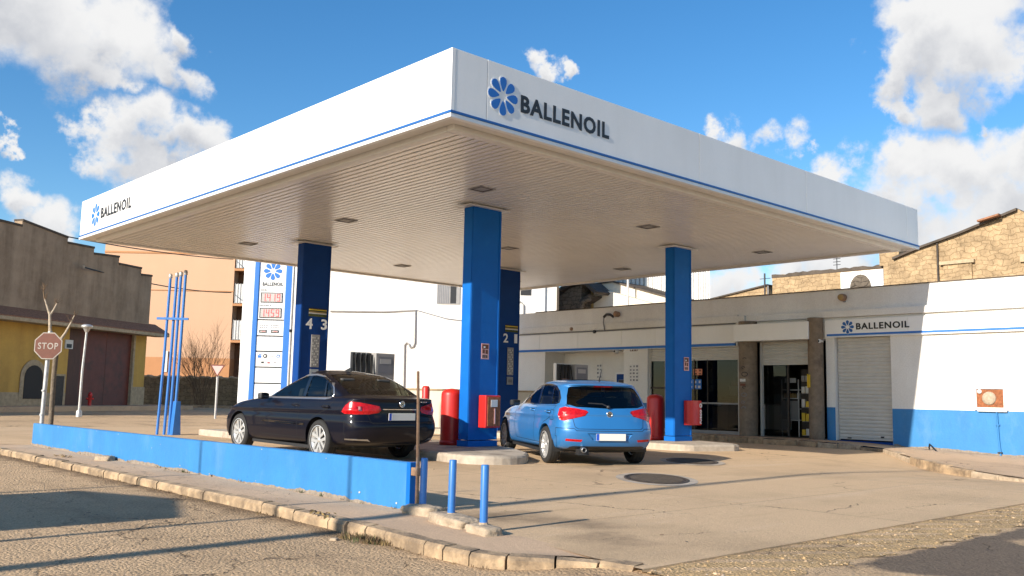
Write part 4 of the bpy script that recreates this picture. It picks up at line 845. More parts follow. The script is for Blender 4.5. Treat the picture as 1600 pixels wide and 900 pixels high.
def notice(y0, y1, z0, z1, x, m, name='notice', glyph=None):
    b = MB(); b.box(x-.012, x-.002, y0, y1, z0, z1, m)
    if glyph:
        nx_, nz_, gm_ = glyph
        for i in range(nx_):
            for j in range(nz_):
                a = lin(y0, y1, (i+.2)/nx_); c = lin(y0, y1, (i+.8)/nx_); d = lin(z0, z1, (j+.22)/nz_); e = lin(z0, z1, (j+.78)/nz_)
                b.box(x-.016, x-.012, a, lin(a, c, random.uniform(.6, 1)), d, lin(d, e, random.uniform(.6, 1)), gm_)
    return b.build(name, shop)
notice(19.31, 19.72, 1.72, 2.28, XF, 'plaster', 'pictogram_board', (3, 5, 'ink_grey')); notice(19.37, 19.68, 2.72, 2.88, XF, 'red_faded', 'red_notice', (3, 2, 'letter_white'))
notice(21.79, 22.04, 1.72, 2.38, 24.49, 'plaster', 'pictogram_board', (2, 5, 'ink_grey')); notice(20.37, 20.80, 2.13, 2.32, 24.49, 'paper', 'white_notice', (1, 3, 'sign_blue'))
b = MB(); b.box(24.2, 24.49, 20.2, 20.92, .5, 2.05, 'white'); b.box(24.19, 24.2, 20.26, 20.86, .55, 2.0, 'pump_blue'); b.box(24.18, 24.19, 20.36, 20.76, 1.45, 1.8, 'ink'); b.build('payment_terminal', shop, bevel=.004)
notice(16.92, 17.25, 1.93, 2.12, XF+.145, 'orange_sign', 'orange_notice', (2, 2, 'red_faded')); notice(16.95, 17.42, 1.50, 1.80, XF+.145, 'sign_blue', 'blue_notice', (3, 2, 'paper'))
def lampbox(y, z, x=XF+.02):
    b = MB(); b.tube([(x, y, z-.08), (x-.1, y, z-.08), (x-.14, y+.02, z)], .022, 'dull_grey', 8); b.lathe([(0, -.2), (.085, -.2), (.10, -.13), (.10, -.02), (.05, .02), (0, .03)], (x-.06, y, z+.02), 'rust', 16, 'x'); return b
t = thing('flood_light', (XF, 12.14, 4.0), 'small rusty flood light on the parapet above the shop sign', 'flood light'); lampbox(12.14, 3.98).build('housing', t)
b = MB(); b.lathe([(0, -.212), (.075, -.212), (.08, -.2)], (XF-.04, 12.14, 4.0), 'tan', 16, 'x'); b.build('lens', t)
t = thing('flood_light', (XF, 20.2, 3.9), 'curved dark flood light on a bracket on the shaded shop parapet', 'flood light')
b = MB(); b.tube([(XF-.06, 20.75, 3.42), (XF-.12, 20.76, 3.7), (XF-.12, 20.74, 3.92)], .02, 'ink_grey', 8); b.build('bracket', t)
b = MB(); b.tube([(XF-.12, 20.74, 3.9), (XF-.15, 20.6, 3.98), (XF-.16, 20.42, 3.96), (XF-.14, 20.3, 3.88)], .045, 'ink', 8); b.lathe([(0, -.12), (.1, -.1), (.09, .05), (0, .06)], (XF-.08, 20.18, 3.97), 'rust', 14, 'x'); b.build('housing', t)
for y, z, x, l in ((12.76, 2.83, XF-.12, 'white bullet camera beside the round pillar left of the closed shutter'), (20.15, 2.72, XF-.05, 'small grey camera under the sign board over the recess')):
    t = thing('security_camera', (x, y, z), l, 'camera')
    b = MB(); b.tube([(x+.16, y, z+.05), (x-.02, y, z+.04)], .02, 'dull_grey', 8); b.build('arm', t)
    b = MB(); b.lathe([(0, -.13), (.055, -.125), (.06, -.1), (.06, .06), (.03, .08), (0, .08)], (x-.04, y+.03, z), 'paper', 16, 'x'); b.build('housing', t)
    b = MB(); b.lathe([(0, -.136), (.036, -.134), (.036, -.12)], (x-.04, y+.03, z), 'ink', 14, 'x'); b.build('lens', t)
t = thing('pipe_run', (XF, 22, 3.45), 'thin dark cable run with round boxes along the shop front under the parapet', 'cable')
b = MB(); b.tube([(XF-.03, 25.9, 3.44), (XF-.035, 23, 3.45), (XF-.03, 20.8, 3.44), (XF-.03, 19, 3.45), (XF-.03, 15.6, 3.45)], .016, 'ink_grey', 8); b.build('cable', t)
b = MB(); b.lathe([(0, -.06), (.06, -.05), (.06, 0)], (XF-.05, 22.3, 3.56), 'rust', 12, 'x'); b.lathe([(0, -.06), (.06, -.05), (.06, 0)], (XF-.055, 21.2, 3.42), 'ink', 12, 'x'); b.build('junction_box', t)
# meter niche and conduit on the sunlit wall
t = thing('meter_box', (XF, 8.5, 1.05), 'rusty open meter box with a round dial on the sunlit white shop wall', 'meter box')
b = MB()
for y0, y1, z0, z1 in ((8.10, 8.86, 1.06, 1.12), (8.10, 8.86, 1.56, 1.615), (8.10, 8.19, 1.12, 1.56), (8.80, 8.86, 1.12, 1.56)): b.box(XF-.06, XF-.001, y0, y1, z0, z1, 'white')
b.box(XF-.08, XF-.02, 8.12, 8.78, 1.02, 1.057, 'galv'); b.build('frame', t, bevel=.006)
b = MB(); b.box(XF-.022, XF-.006, 8.19, 8.80, 1.12, 1.56, 'rust_panel'); b.build('back_plate', t)
b = MB(); b.lathe([(0, -.05), (.14, -.05), (.155, -.03), (.16, 0)], (XF-.02, 8.52, 1.34), 'bark_pale', 28, 'x'); b.build('dial', t)
b = MB(); b.lathe([(0, -.03), (.05, -.03), (.05, 0)], (XF-.03, 8.73, 1.50), 'letter_white', 14, 'x'); b.build('tag_label', t)
t = thing('conduit', (XF, 8.32, 0), 'thin blue painted conduit running down from the meter box', 'conduit')
b = MB(); b.tube([(XF-.03, 8.36, 1.02), (XF-.03, 8.34, .4), (XF-.03, 8.30, -.12)], .022, 'wall_blue', 10); b.build('pipe', t)
b = MB(); b.box(XF-.06, XF-.002, 8.27, 8.37, .05, .08, 'ink'); b.box(XF-.06, XF-.002, 8.3, 8.4, .7, .725, 'wall_blue'); b.build('clip', t)
t = thing('bent_pipe', (22.6, 9.6, 0), 'black bent bit of pipe sticking up from the pavement by the blue plinth', 'pipe')
pts = [(23.3, 9.9, -.05), (23.28, 9.9, .12), (23.22, 9.86, .19), (23.1, 9.75, .14), (22.85, 9.5, .0)]
b = MB(); b.tube(pts, .02, 'ink', 8); b.build('hoop', t)
b = MB(); b.tube([(22.85, 9.5, .0), (22.5, 8.9, -.035), (22.3, 8.4, -.06)], .022, 'ink', 8); b.build('hose_end', t)
# things standing in the shop
t = thing('waste_bin', (24.15, 16.45, .16), 'tan litter bin with a label inside the shop window', 'bin')
b = MB(); b.box(23.95, 24.4, 16.2, 16.78, .165, 1.13, 'tan'); b.build('body', t, bevel=.02)
b = MB(); b.box(24.0, 24.35, 16.27, 16.72, 1.131, 1.2, 'iron'); b.build('lid', t, bevel=.02)
b = MB(); b.box(23.944, 23.949, 16.42, 16.72, .98, 1.07, 'ink'); 
for k in range(4): b.box(23.94, 23.944, 16.45+k*.065, 16.49+k*.065, 1.0, 1.045, 'letter_white')
b.build('label_strip', t)
t = thing('shop_counter', (24.9, 16.0, .16), 'dark counter with two pale dispensers on it inside the shop window', 'counter')
b = MB(); b.box(24.6, 25.3, 15.55, 16.9, .165, 1.32, 'iron'); b.build('body', t, bevel=.02)
for y in (16.12, 16.5):
    t = thing('sweet_dispenser', (24.75, y, 1.32), 'clear sweet dispenser with a pink top on the shop counter', 'dispenser', 'sweet dispensers on the shop counter')
    b = MB(); b.box(24.65, 24.9, y-.13, y+.13, 1.322, 1.62, 'paper'); b.build('box', t, bevel=.01)
    b = MB(); b.lathe([(.0, .19), (.1, .15), (.13, .05), (.12, 0)], (24.77, y, 1.622), 'pink', 16); b.build('globe', t)
t = thing('display_freezer', (24.7, 15.0, .16), 'pale grey chest freezer just inside the open shop door', 'freezer')
b = MB(); b.box(24.45, 25.1, 14.72, 15.4, .34, 1.05, 'paper'); b.build('body', t, bevel=.02)
b = MB(); b.box(24.5, 25.05, 14.77, 15.35, .165, .339, 'ink'); b.build('base', t)
b = MB(); b.box(24.44, 25.11, 14.71, 15.41, 1.052, 1.09, 'dull_grey'); b.build('lid', t, bevel=.01)
t = thing('wire_rack', (24.6, 14.4, .16), 'white wire display stand with a sign in the shop doorway', 'display stand')
b = MB()
for y in (14.12, 14.66):
    for x in (24.45, 24.75): b.tube([(x, y, .165), (x, y, 1.82)], .02, 'paper', 8)
b.build('frame', t)
for z in (.62, .95, 1.25, 1.5):
    b = MB(); b.box(24.44, 24.76, 14.1, 14.68, z, z+.03, 'paper'); b.build('shelf', t)
b = MB(); b.box(24.43, 24.438, 14.12, 14.66, .66, 1.2, 'dull_grey'); b.build('front_panel', t)
b = MB(); b.box(24.43, 24.46, 14.2, 14.55, 1.72, 1.86, 'paper'); b.build('sign_card', t)
for k in range(6): 
    b = MB(); b.box(24.5, 24.62, 14.14+k*.085, 14.20+k*.085, 1.28, 1.28+random.uniform(.1, .18), random.choice(['paper', 'pink', 'dull_grey', 'tan'])); b.build('packet', t)
t = thing('product_shelf', (24.5, 13.6, .16), 'dim shelf of yellow and white packs by the right door post', 'shelf')
b = MB(); b.box(24.3, 24.34, 13.2, 13.95, .165, 2.1, 'iron'); b.box(24.3, 24.8, 13.2, 13.24, .165, 2.1, 'iron'); b.build('frame', t)
for z in (.2, .6, 1.0, 1.4, 1.75):
    b = MB(); b.box(24.25, 24.29, 13.22, 13.9, z, z+.025, 'dull_grey'); b.build('shelf', t)
    for k in range(5):
        b = MB(); y = 13.24+k*.13; b.box(24.16, 24.25, y, y+.1, z+.027, z+random.uniform(.16, .3), random.choice(['yellow', 'paper', 'orange_sign', 'paper', 'sign_blue'] if z < 1.2 else ['paper', 'dull_grey', 'ink_grey'])); b.build('pack', t)

# ------------------------------------------------------------------ houses behind the shop
def solid_x(mb, x, poly, th, m): mb.prism([(x, y, z) for y, z in poly], (th, 0, 0), m)
t = thing('stone_house', (33, 10, -.5), 'old ochre stone house gable rising behind the sunlit shop wall', 'house')
def jag(pts, n, a, seed):
    R_ = random.Random(seed); out = []
    for p, q in zip(pts, pts[1:]):
        for k in range(n): out.append((lin(p[0], q[0], k/n), lin(p[1], q[1], k/n)+R_.uniform(-a, a)))
    return out+[pts[-1]]
b = MB(); solid_x(b, 33, [(15.5, -.6)]+jag([(15.5, 6.33), (15.0, 6.5), (14.16, 6.79), (12.72, 7.16), (11.44, 7.56), (10.83, 7.74), (10.5, 7.52), (9.2, 6.9), (6, 5.6)], 6, .035, 3)+[(6, -.6)], 8, 'stone'); b.build('gable', t)
b = MB(); b.box(32.86, 33, 12.25, 13.42, 6.08, 6.2, 'stone_trim'); b.box(32.93, 33, 12.35, 13.3, 5.2, 6.08, 'stone'); b.build('window_lintel', t)
b = MB(); b.box(32.9, 33.0, 10.2, 10.8, 5.95, 6.2, 'stone_trim'); b.build('window_lintel', t)
b = MB(); b.tube([(32.95, 13.5, 5.0), (32.95, 13.5, 6.9)], .035, 'iron', 8); b.build('drain_pipe', t)
b = MB(); b.prism([(32.85, 15.1, 6.52), (32.85, 14.16, 6.82), (32.85, 12.72, 7.19), (32.85, 10.83, 7.78), (32.85, 10.83, 7.70), (32.85, 12.72, 7.11), (32.85, 14.16, 6.74), (32.85, 15.1, 6.44)], (8.3, 0, 0), 'coping'); b.prism([(32.6, 12.0, 7.48), (32.6, 11.3, 7.62), (32.6, 11.3, 7.56), (32.6, 12.0, 7.42)], (1, 0, 0), 'tile'); b.build('roof_edge', t)
b = MB(); b.box(33.2, 34.0, 15.0, 15.75, 6.3, 7.35, 'stone'); b.build('chimney', t, bevel=.02)
b = MB(); b.box(33.0, 33.2, 15.52, 17.2, 5.0, 6.15, 'white'); b.build('roof_screen', t, bevel=.01)
b = MB(); b.prism([(32.97, 16.4+.42*math.cos(a*math.pi/10), 5.5+.52*math.sin(a*math.pi/10)) for a in range(11)], (.02, 0, 0), 'dark_stone'); b.build('arched_opening', t)
t = thing('stone_wall', (33.4, 18, -.5), 'long pale stone wall with a ragged top behind the shop roof', 'wall')
b = MB(); solid_x(b, 33.4, [(20.4, -.6)]+jag([(20.4, 6.30), (19, 6.33), (17.2, 6.3), (15.55, 6.3)], 9, .06, 5)+[(15.55, -.6)], .5, 'stone'); b.build('masonry', t)
b = MB(); solid_x(b, 33.38, jag([(20.42, 6.36), (19, 6.39), (17.2, 6.37), (15.56, 6.36)], 9, .04, 6)+[(15.56, 6.24), (20.42, 6.24)], .55, 'coping'); b.build('coping', t)
t = thing('stone_shed', (33.8, 22, -.5), 'low stone shed end with a sloping top left of the antenna poles', 'shed')
b = MB(); solid_x(b, 33.8, [(24.2, -.6), (24.2, 5.5), (20.9, 5.99), (20.9, -.6)], 3, 'stone'); b.build('wall', t)
b = MB(); solid_x(b, 33.7, [(24.3, 5.49), (24.3, 5.55), (20.85, 6.06), (20.85, 6.0)], 3.2, 'coping'); b.build('roof', t)
t = thing('antenna_pole', (33.1, 20.58, 3.9), 'pair of thin dark antenna poles standing over the shop roof', 'antenna')
b = MB(); b.tube([(33.1, 20.57, 3.9), (33.1, 20.57, 6.42)], .035, 'ink', 8); b.tube([(33.1, 20.42, 3.9), (33.1, 20.42, 5.9)], .02, 'dull_grey', 8); b.build('pole', t)
b = MB(); b.tube([(33.1, 20.3, 6.2), (33.1, 20.8, 6.2)], .012, 'ink', 6); b.build('cross_bar', t)
t = thing('rooftop_antenna', (33.5, 17.6, 6.3), 'tiny television antenna on the ragged stone wall', 'antenna')
b = MB(); b.tube([(33.5, 17.6, 6.2), (33.5, 17.6, 7.0)], .018, 'ink', 6); b.build('mast', t)
b = MB()
for k in range(4): b.tube([(33.5, 17.45, 6.55+k*.12), (33.5, 17.75, 6.55+k*.12)], .012, 'ink', 6)
b.build('rods', t)
t = thing('cream_house', (34, 30, -.5), 'cream house with a sloping parapet seen over the shop roof', 'house')
b = MB(); solid_x(b, 34, [(33.3, -.6), (33.3, 6.2), (32.3, 6.55), (30.98, 6.74), (27.19, 5.66), (26, 5.4), (26, -.6)], 4, 'cream'); b.build('wall', t)
b = MB(); solid_x(b, 34.6, [(31.6, 5), (31.6, 6.9), (30.13, 6.95), (26.2, 5.80), (26.2, 5)], 3, 'cream'); b.build('parapet', t)
b = MB(); solid_x(b, 34.5, [(31.6, 6.9), (31.6, 6.97), (30.13, 7.02), (26.2, 5.87), (26.2, 5.80), (30.13, 6.95)], 3.2, 'coping'); b.build('coping', t)
b = MB(); b.box(33.9, 34, 30.85, 30.95, 4, 6.75, 'tan'); b.build('corner_strip', t)
b = MB(); b.tube([(33.95, 28.6, 5.6), (33.95, 28.6, 7.3)], .05, 'paper', 8); b.build('vent_stack', t)
t = thing('corrugated_screen', (37, 29, 0), 'tall weathered corrugated metal screen behind the cream parapet', 'screen')
b = MB(); vs = []; n = 160
for i in range(n+1):
    y = lin(32.5, 26.0, i/n); x = 37+.05*math.sin(i*.9)
    vs += [(x, y, 3), (x, y, 8.2)]
b.add(vs, [(2*i, 2*i+1, 2*i+3, 2*i+2) for i in range(n)], 'galv', True); b.build('sheeting', t)
b = MB(); b.box(37.1, 37.2, 26, 32.5, 7.9, 8.05, 'iron'); b.box(37.1, 37.2, 26, 32.5, 5.2, 5.35, 'iron'); b.build('rails', t)
t = thing('dark_outhouse', (33.2, 31.5, 0), 'dark stone outhouse with a broken slate lean to roof between the white and cream houses', 'shed')
b = MB(); solid_x(b, 33.2, [(32.6, -.6), (32.6, 6.2), (31.8, 6.62), (30.95, 6.75), (30.95, -.6)], 2, 'dark_stone'); b.build('wall', t)
b = MB(); solid_x(b, 33.0, [(32.5, 6.2), (32.3, 6.5), (31.5, 6.75), (30.6, 6.72), (29.9, 6.2), (29.75, 6.3), (30.5, 6.85), (31.5, 6.95), (32.4, 6.65), (32.7, 6.25)], 1.2, 'slate_roof'); b.prism([(33.0, 30.9, 5.95), (33.0, 30.3, 6.2), (33.0, 30.3, 6.12), (33.0, 30.9, 5.85)], (1, 0, 0), 'slate_roof'); b.build('roof', t)
b = MB(); b.tube([(33.1, 30.9, 5.3), (33.1, 30.75, 5.85), (33.1, 30.3, 6.0)], .12, 'dark_stone', 8); b.build('broken_strut', t)
# white building and its yard wall behind the forecourt
wb = thing('white_building', frontal(42, -3.8, -.1), 'big blank white building behind the forecourt with one barred window', 'building', rz=-YAW)
b = MB(); b.box(-6.2, 5.9, 0, 12, 0, 13, 'plaster_bright'); b.build('wall', wb, True)
b = MB(); b.box(-6.3, 6.0, -.08, 12.1, 13, 13.2, 'plaster'); b.build('roof_edge', wb, True)
f = MB(); f.box(.36, 1.42, -.04, 0.02, 5.42, 6.6, 'dull_grey'); w1 = f.build('window', wb, True)
f = MB(); f.box(.98, 1.25, -.045, -.041, 5.45, 6.6, 'ink')
for k in range(7): f.box(.4+k*.08, .43+k*.08, -.05, -.041, 5.45, 6.6, 'ink_grey')
f.build('bars', w1, True)
f = MB(); f.box(4.2, 4.68, -.03, .02, 5.9, 6.25, 'ink'); f.build('vent_opening', wb, True)
f = MB(); f.box(5.05, 5.32, -.12, 0, 0, 8, 'plaster'); f.box(5.86, 5.96, -.15, .02, 0, 9, 'coping'); f.build('pilaster', wb, True)
f = MB(); f.tube([(3.95, -.06, 5.0), (4.0, -.06, 5.55), (4.2, -.06, 5.6), (4.35, -.06, 5.45), (4.35, -.06, 4.6)], .03, 'dull_grey', 8); f.build('bent_pipe', wb, True)
f = MB(); f.tube([(-4.5, -.05, 4.98), (-2, -.05, 5.0), (-.6, -.05, 5.1), (-.58, -.05, 3.6), (-.65, -.05, 3.42), (-.78, -.05, 3.38), (-.85, -.05, 3.55), (-.95, -.05, 3.62), (-1.05, -.05, 3.5), (-1.0, -.05, .8)], .035, 'dull_grey', 8); f.tube([(-.6, -.05, 5.12), (.8, -.05, 4.75), (2.0, -.05, 4.62)], .014, 'ink_grey', 6); f.build('drain_pipe', wb, True)
yw = thing('yard_wall', frontal(33, -2.6, -.1), 'low pale yard wall along the back of the forecourt before the white building', 'wall', rz=-YAW)
f = MB(); f.box(-2.6, 6.4, 0, .25, 0, 1.42, 'cream'); f.build('masonry', yw, True)
f = MB(); f.box(-2.65, 6.42, -.04, .29, 1.421, 1.48, 'stone_trim'); f.build('coping', yw, True, bevel=.01)

# ------------------------------------------------------------------ far side of the street: warehouse, flats, wall
GB = Vector((16.95, 55.34, -.1)); GA = math.atan2(.533, .846)
gw = thing('old_warehouse', GB, 'old grey brown warehouse with a stepped gable, yellow lower wall and big dark door', 'warehouse', rz=GA)
b = MB(); steps = [(-22, 8.7), (-14, 8.7), (-14, 9.2), (-7.2, 9.2), (-7.2, 9.65), (-4.14, 9.65), (-4.14, 10.02), (-.72, 10.02), (-.72, 9.38), (1.45, 9.38), (1.45, 9.12), (3.68, 9.12), (3.68, 8.84), (5.84, 8.84), (5.84, 8.5), (6.9, 8.5)]
steps = [(-22, 9.3), (-14, 9.3), (-14, 9.72), (-4.11, 9.72), (-4.11, 10.02), (-.72, 9.68), (-.72, 9.38), (1.45, 9.44), (1.45, 9.1), (3.68, 9.25), (3.68, 8.82), (5.84, 8.84), (5.84, 8.44), (6.92, 8.5)]
b.prism([(-22, 0, 5.0)]+[(x, 0, z) for x, z in steps]+[(6.92, 0, 5.0)], (0, .5, 0), 'grey_render'); b.box(-22, 6.92, .5, 20, 5.0, 8.2, 'grey_render'); b.build('upper_wall', gw, True)
b = MB()
for (x0, z0), (x1, z1) in zip(steps, steps[1:]):
    if x1-x0 > .2: b.prism([(x0, -.05, z0-.02), (x1, -.05, z1-.02), (x1, -.05, z1+.10), (x0, -.05, z0+.10)], (0, .6, 0), 'coping')
b.build('coping', gw, True)
b = MB(); b.box(-22, 0.1, .08, .5, 0, 5.0, 'ochre'); b.box(.1, 1.05, .08, .5, 0, 4.9, 'brown_wood'); b.box(5.78, 6.9, .06, .5, 0, 5.0, 'ochre'); b.box(1.05, 5.78, .1, .5, 4.72, 5.0, 'ochre'); b.build('lower_wall', gw, True)
b = MB(); b.box(-22, .06, .04, .08, 0, .95, 'stone_trim'); b.box(5.8, 6.95, .02, .06, 0, 1.4, 'stone_trim'); b.build('plinth', gw, True)
b = MB(); b.prism([(-22.2, -1.0, 4.86), (-22.2, .1, 5.45), (-22.2, .1, 5.2), (-22.2, -1.0, 4.78)], (29.9, 0, 0), 'tile')
b.box(-22.2, 7.7, -1.02, .06, 4.62, 4.80, 'stone_trim'); b.build('awning', gw, True)
b = MB(); b.box(1.06, 3.35, .2, .3, .1, 4.7, 'red_door'); b.box(3.37, 5.77, .2, .3, .1, 4.7, 'red_door')
b.box(1.06, 5.77, .24, .28, .05, 4.72, 'brown_wood'); b.build('big_door', gw, True)
b = MB(); b.box(5.62, 5.78, .0, .3, 0, 4.8, 'stone_trim'); b.build('door_jamb', gw, True)
def arch(x, w, z0, z1, y, d, m, name, par):
    n = 10; r = w/2; pts = [(x-r, y, z0), (x-r, y, z1-r)]+[(x-r*math.cos(math.pi*k/n), y, z1-r+r*math.sin(math.pi*k/n)) for k in range(1, n)]+[(x+r, y, z1-r), (x+r, y, z0)]
    b = MB(); b.prism(pts, (0, d, 0), m); return b.build(name, par, True)
wn = arch(-2.4, 1.85, .5, 2.72, .03, .02, 'stone_trim', 'arched_window', gw); arch(-2.4, 1.3, .62, 2.42, .0, .028, 'interior_dark', 'pane', wn)
b = MB(); b.box(-2.75, -2.35, -.006, -.001, 1.05, 1.3, 'ochre'); b.box(-2.72, -2.55, -.006, -.001, 1.5, 1.6, 'paper'); b.build('glare', wn, True) if False else None
b = MB(); b.box(-1.05, .0, .05, .09, .05, 2.0, 'stone_trim'); sd = b.build('small_door', gw, True)
b = MB(); b.box(-.93, -.12, .035, .05, .1, 1.9, 'iron'); b.build('leaf', sd, True)
b = MB(); b.box(-.25, .35, .02, .08, 3.45, 3.95, 'paper'); b.box(-.15, .25, .012, .02, 3.5, 3.72, 'ink'); b.build('name_plate', gw, True)
b = MB(); b.lathe([(0, -.1), (.16, -.06), (.16, 0)], (-2.0, .08, 3.0), 'paper', 14, 'y'); b.build('wall_lamp', gw, True)
pf = thing('peach_flats', frontal(75, -28.2, -.3), 'tall peach block of flats with a darker lower band and balconies on its shaded side', 'building', rz=-YAW)
b = MB(); b.box(-5.4, 5.35, 0, 14, 4.1, 17, 'peach'); b.build('wall', pf, True)
b = MB(); b.box(-5.4, 5.38, -.03, 14, 0, 4.1, 'peach_dark'); b.build('lower_band', pf, True)
b = MB(); b.box(-5.4, 5.4, -.05, .0, 12.6, 12.75, 'peach_dark'); b.box(-5.4, 5.4, -.05, 0, 9.55, 9.62, 'peach_dark'); b.build('string_course', pf, True)
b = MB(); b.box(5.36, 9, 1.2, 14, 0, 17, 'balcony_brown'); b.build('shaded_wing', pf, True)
for k, z in enumerate((5.6, 8.6, 11.5)):
    b = MB(); b.box(5.37, 8.6, -.1, 1.19, z-.2, z, 'peach_dark'); bl = b.build('balcony', pf, True)
    b = MB(); b.box(5.5, 8.6, -.1, -.06, z+.05, z+1.6, 'galv')
    for q in range(14): b.box(5.5+q*.22, 5.56+q*.22, -.13, -.1, z, z+1.65, 'dull_grey')
    b.build('railing', bl, True)
    b = MB(); b.box(6.2, 7.4, 1.1, 1.19, z, z+2.2, 'dark_glass'); b.build('balcony_door', pf, True)
b = MB(); b.box(.0, .35, -.1, -.03, 2.9, 4.6, 'paper'); b.build('meter_cupboard', pf, True)
t = thing('rubble_wall', frontal(71, -24.5, -.3), 'dark rubble stone wall below the peach flats', 'wall', rz=-YAW)
b = MB(); n = 60; top = [(lin(-8, 5.5, i/n), 2.45+.05*math.sin(i*1.3)+.04*math.sin(i*3.1)) for i in range(n+1)]
b.prism([(-8, 0, -.2)]+[(x, 0, z) for x, z in top]+[(5.5, 0, -.2)], (0, .6, 0), 'rubble_wall'); b.build('masonry', t, True)
b = MB(); b.prism([(x, -.05, z+.08) for x, z in top]+[(x, -.05, z-.04) for x, z in top[::-1]], (0, .7, 0), 'stone_trim'); b.build('coping', t, True)
fk = MB(); fk.box(-30, 12, -1.2, .1, -.1, .28, 'kerb'); fk.box(-30, 12, -1.5, -1.19, -.1, .24, 'kerb')
o = fk.build('kerb', None); o.location = frontal(69.5, -24, -.2); o.rotation_euler = (0, 0, -YAW); struct(o)
fk = MB(); fk.box(-20, 9, -2.2, .1, -.1, .26, 'paving'); o = fk.build('pavement', None); o.location = GB; o.rotation_euler = (0, 0, GA); struct(o)
# bare shrub
def branchy(mb, p, d, ln, r, lvl, R_):
    q = p+d*ln; mb.tube([p, p.lerp(q, .5)+Vector((R_.uniform(-1, 1), R_.uniform(-1, 1), 0))*ln*.05, q], [r, r*.8, r*.6], 'twig', 5, caps=False)
    if lvl == 0: return
    for k in range(R_.choice((2, 3, 3))):
        e = (d+Vector((R_.uniform(-.55, .55), R_.uniform(-.55, .55), R_.uniform(-.1, .5)))).normalized()
        branchy(mb, p.lerp(q, R_.uniform(.5, 1)), e, ln*R_.uniform(.6, .85), r*.58, lvl-1, R_)
p0 = frontal(69, -22.9, -.2); R_ = random.Random(11)
t = thing('bare_shrub', p0, 'tall leafless shrub of thin upright stems before the peach flats', 'shrub')
b = MB()
for k in range(11): branchy(b, p0+Vector((R_.uniform(-.4, .4), R_.uniform(-.4, .4), 0)), Vector((R_.uniform(-.42, .42), R_.uniform(-.42, .42), 1)).normalized(), R_.uniform(1.7, 2.6), .035, 4, R_)
b.build('stems', t)
b = MB(); b.lathe([(.5, 0), (.35, .12), (0, .18)], p0, 'dry_plant', 12); b.build('leaf_litter', t)
# overhead cables across the warehouse and the flats
def cable(a, c, sag, name, label):
    a, c = Vector(a), Vector(c); t = thing(name, a, label, 'cable'); b = MB()
    b.tube([a.lerp(c, i/24)-Vector((0, 0, sag*4*(i/24)*(1-i/24))) for i in range(25)], .035, 'ink', 6, caps=False); b.build('line', t)
    b = MB(); b.lathe([(.07, -.1), (.09, 0), (.05, .1)], a, 'bark_pale', 10); b.build('insulator', t); return t
gd = Vector((.846, .533, 0)); gn = Vector((.533, -.846, 0))
cable(GB+gd*-14+gn*.4+Vector((0, 0, 9.6)), frontal(74.6, -22.9, 11.9), .55, 'overhead_cable', 'upper black cable drooping across the grey warehouse to the peach flats')
cable(GB+gd*.2+gn*.4+Vector((0, 0, 8.15)), frontal(74.6, -22.9, 9.15), .35, 'overhead_cable', 'lower black cable from the warehouse wall to the peach flats')
t = thing('fire_hydrant', GB+gd*1.2+gn*.6, 'small red hydrant post at the foot of the big warehouse door', 'hydrant')
b = MB(); p = GB+gd*1.3+gn*.6; b.lathe([(.14, 0), (.1, .1), (.1, .8), (.13, .85), (.08, 1.0), (0, 1.05)], p, 'red', 14); b.build('barrel', t)
b = MB(); b.tube([p+Vector((-.2, 0, .65)), p+Vector((.2, 0, .65))], .06, 'red', 10); b.build('outlet', t)
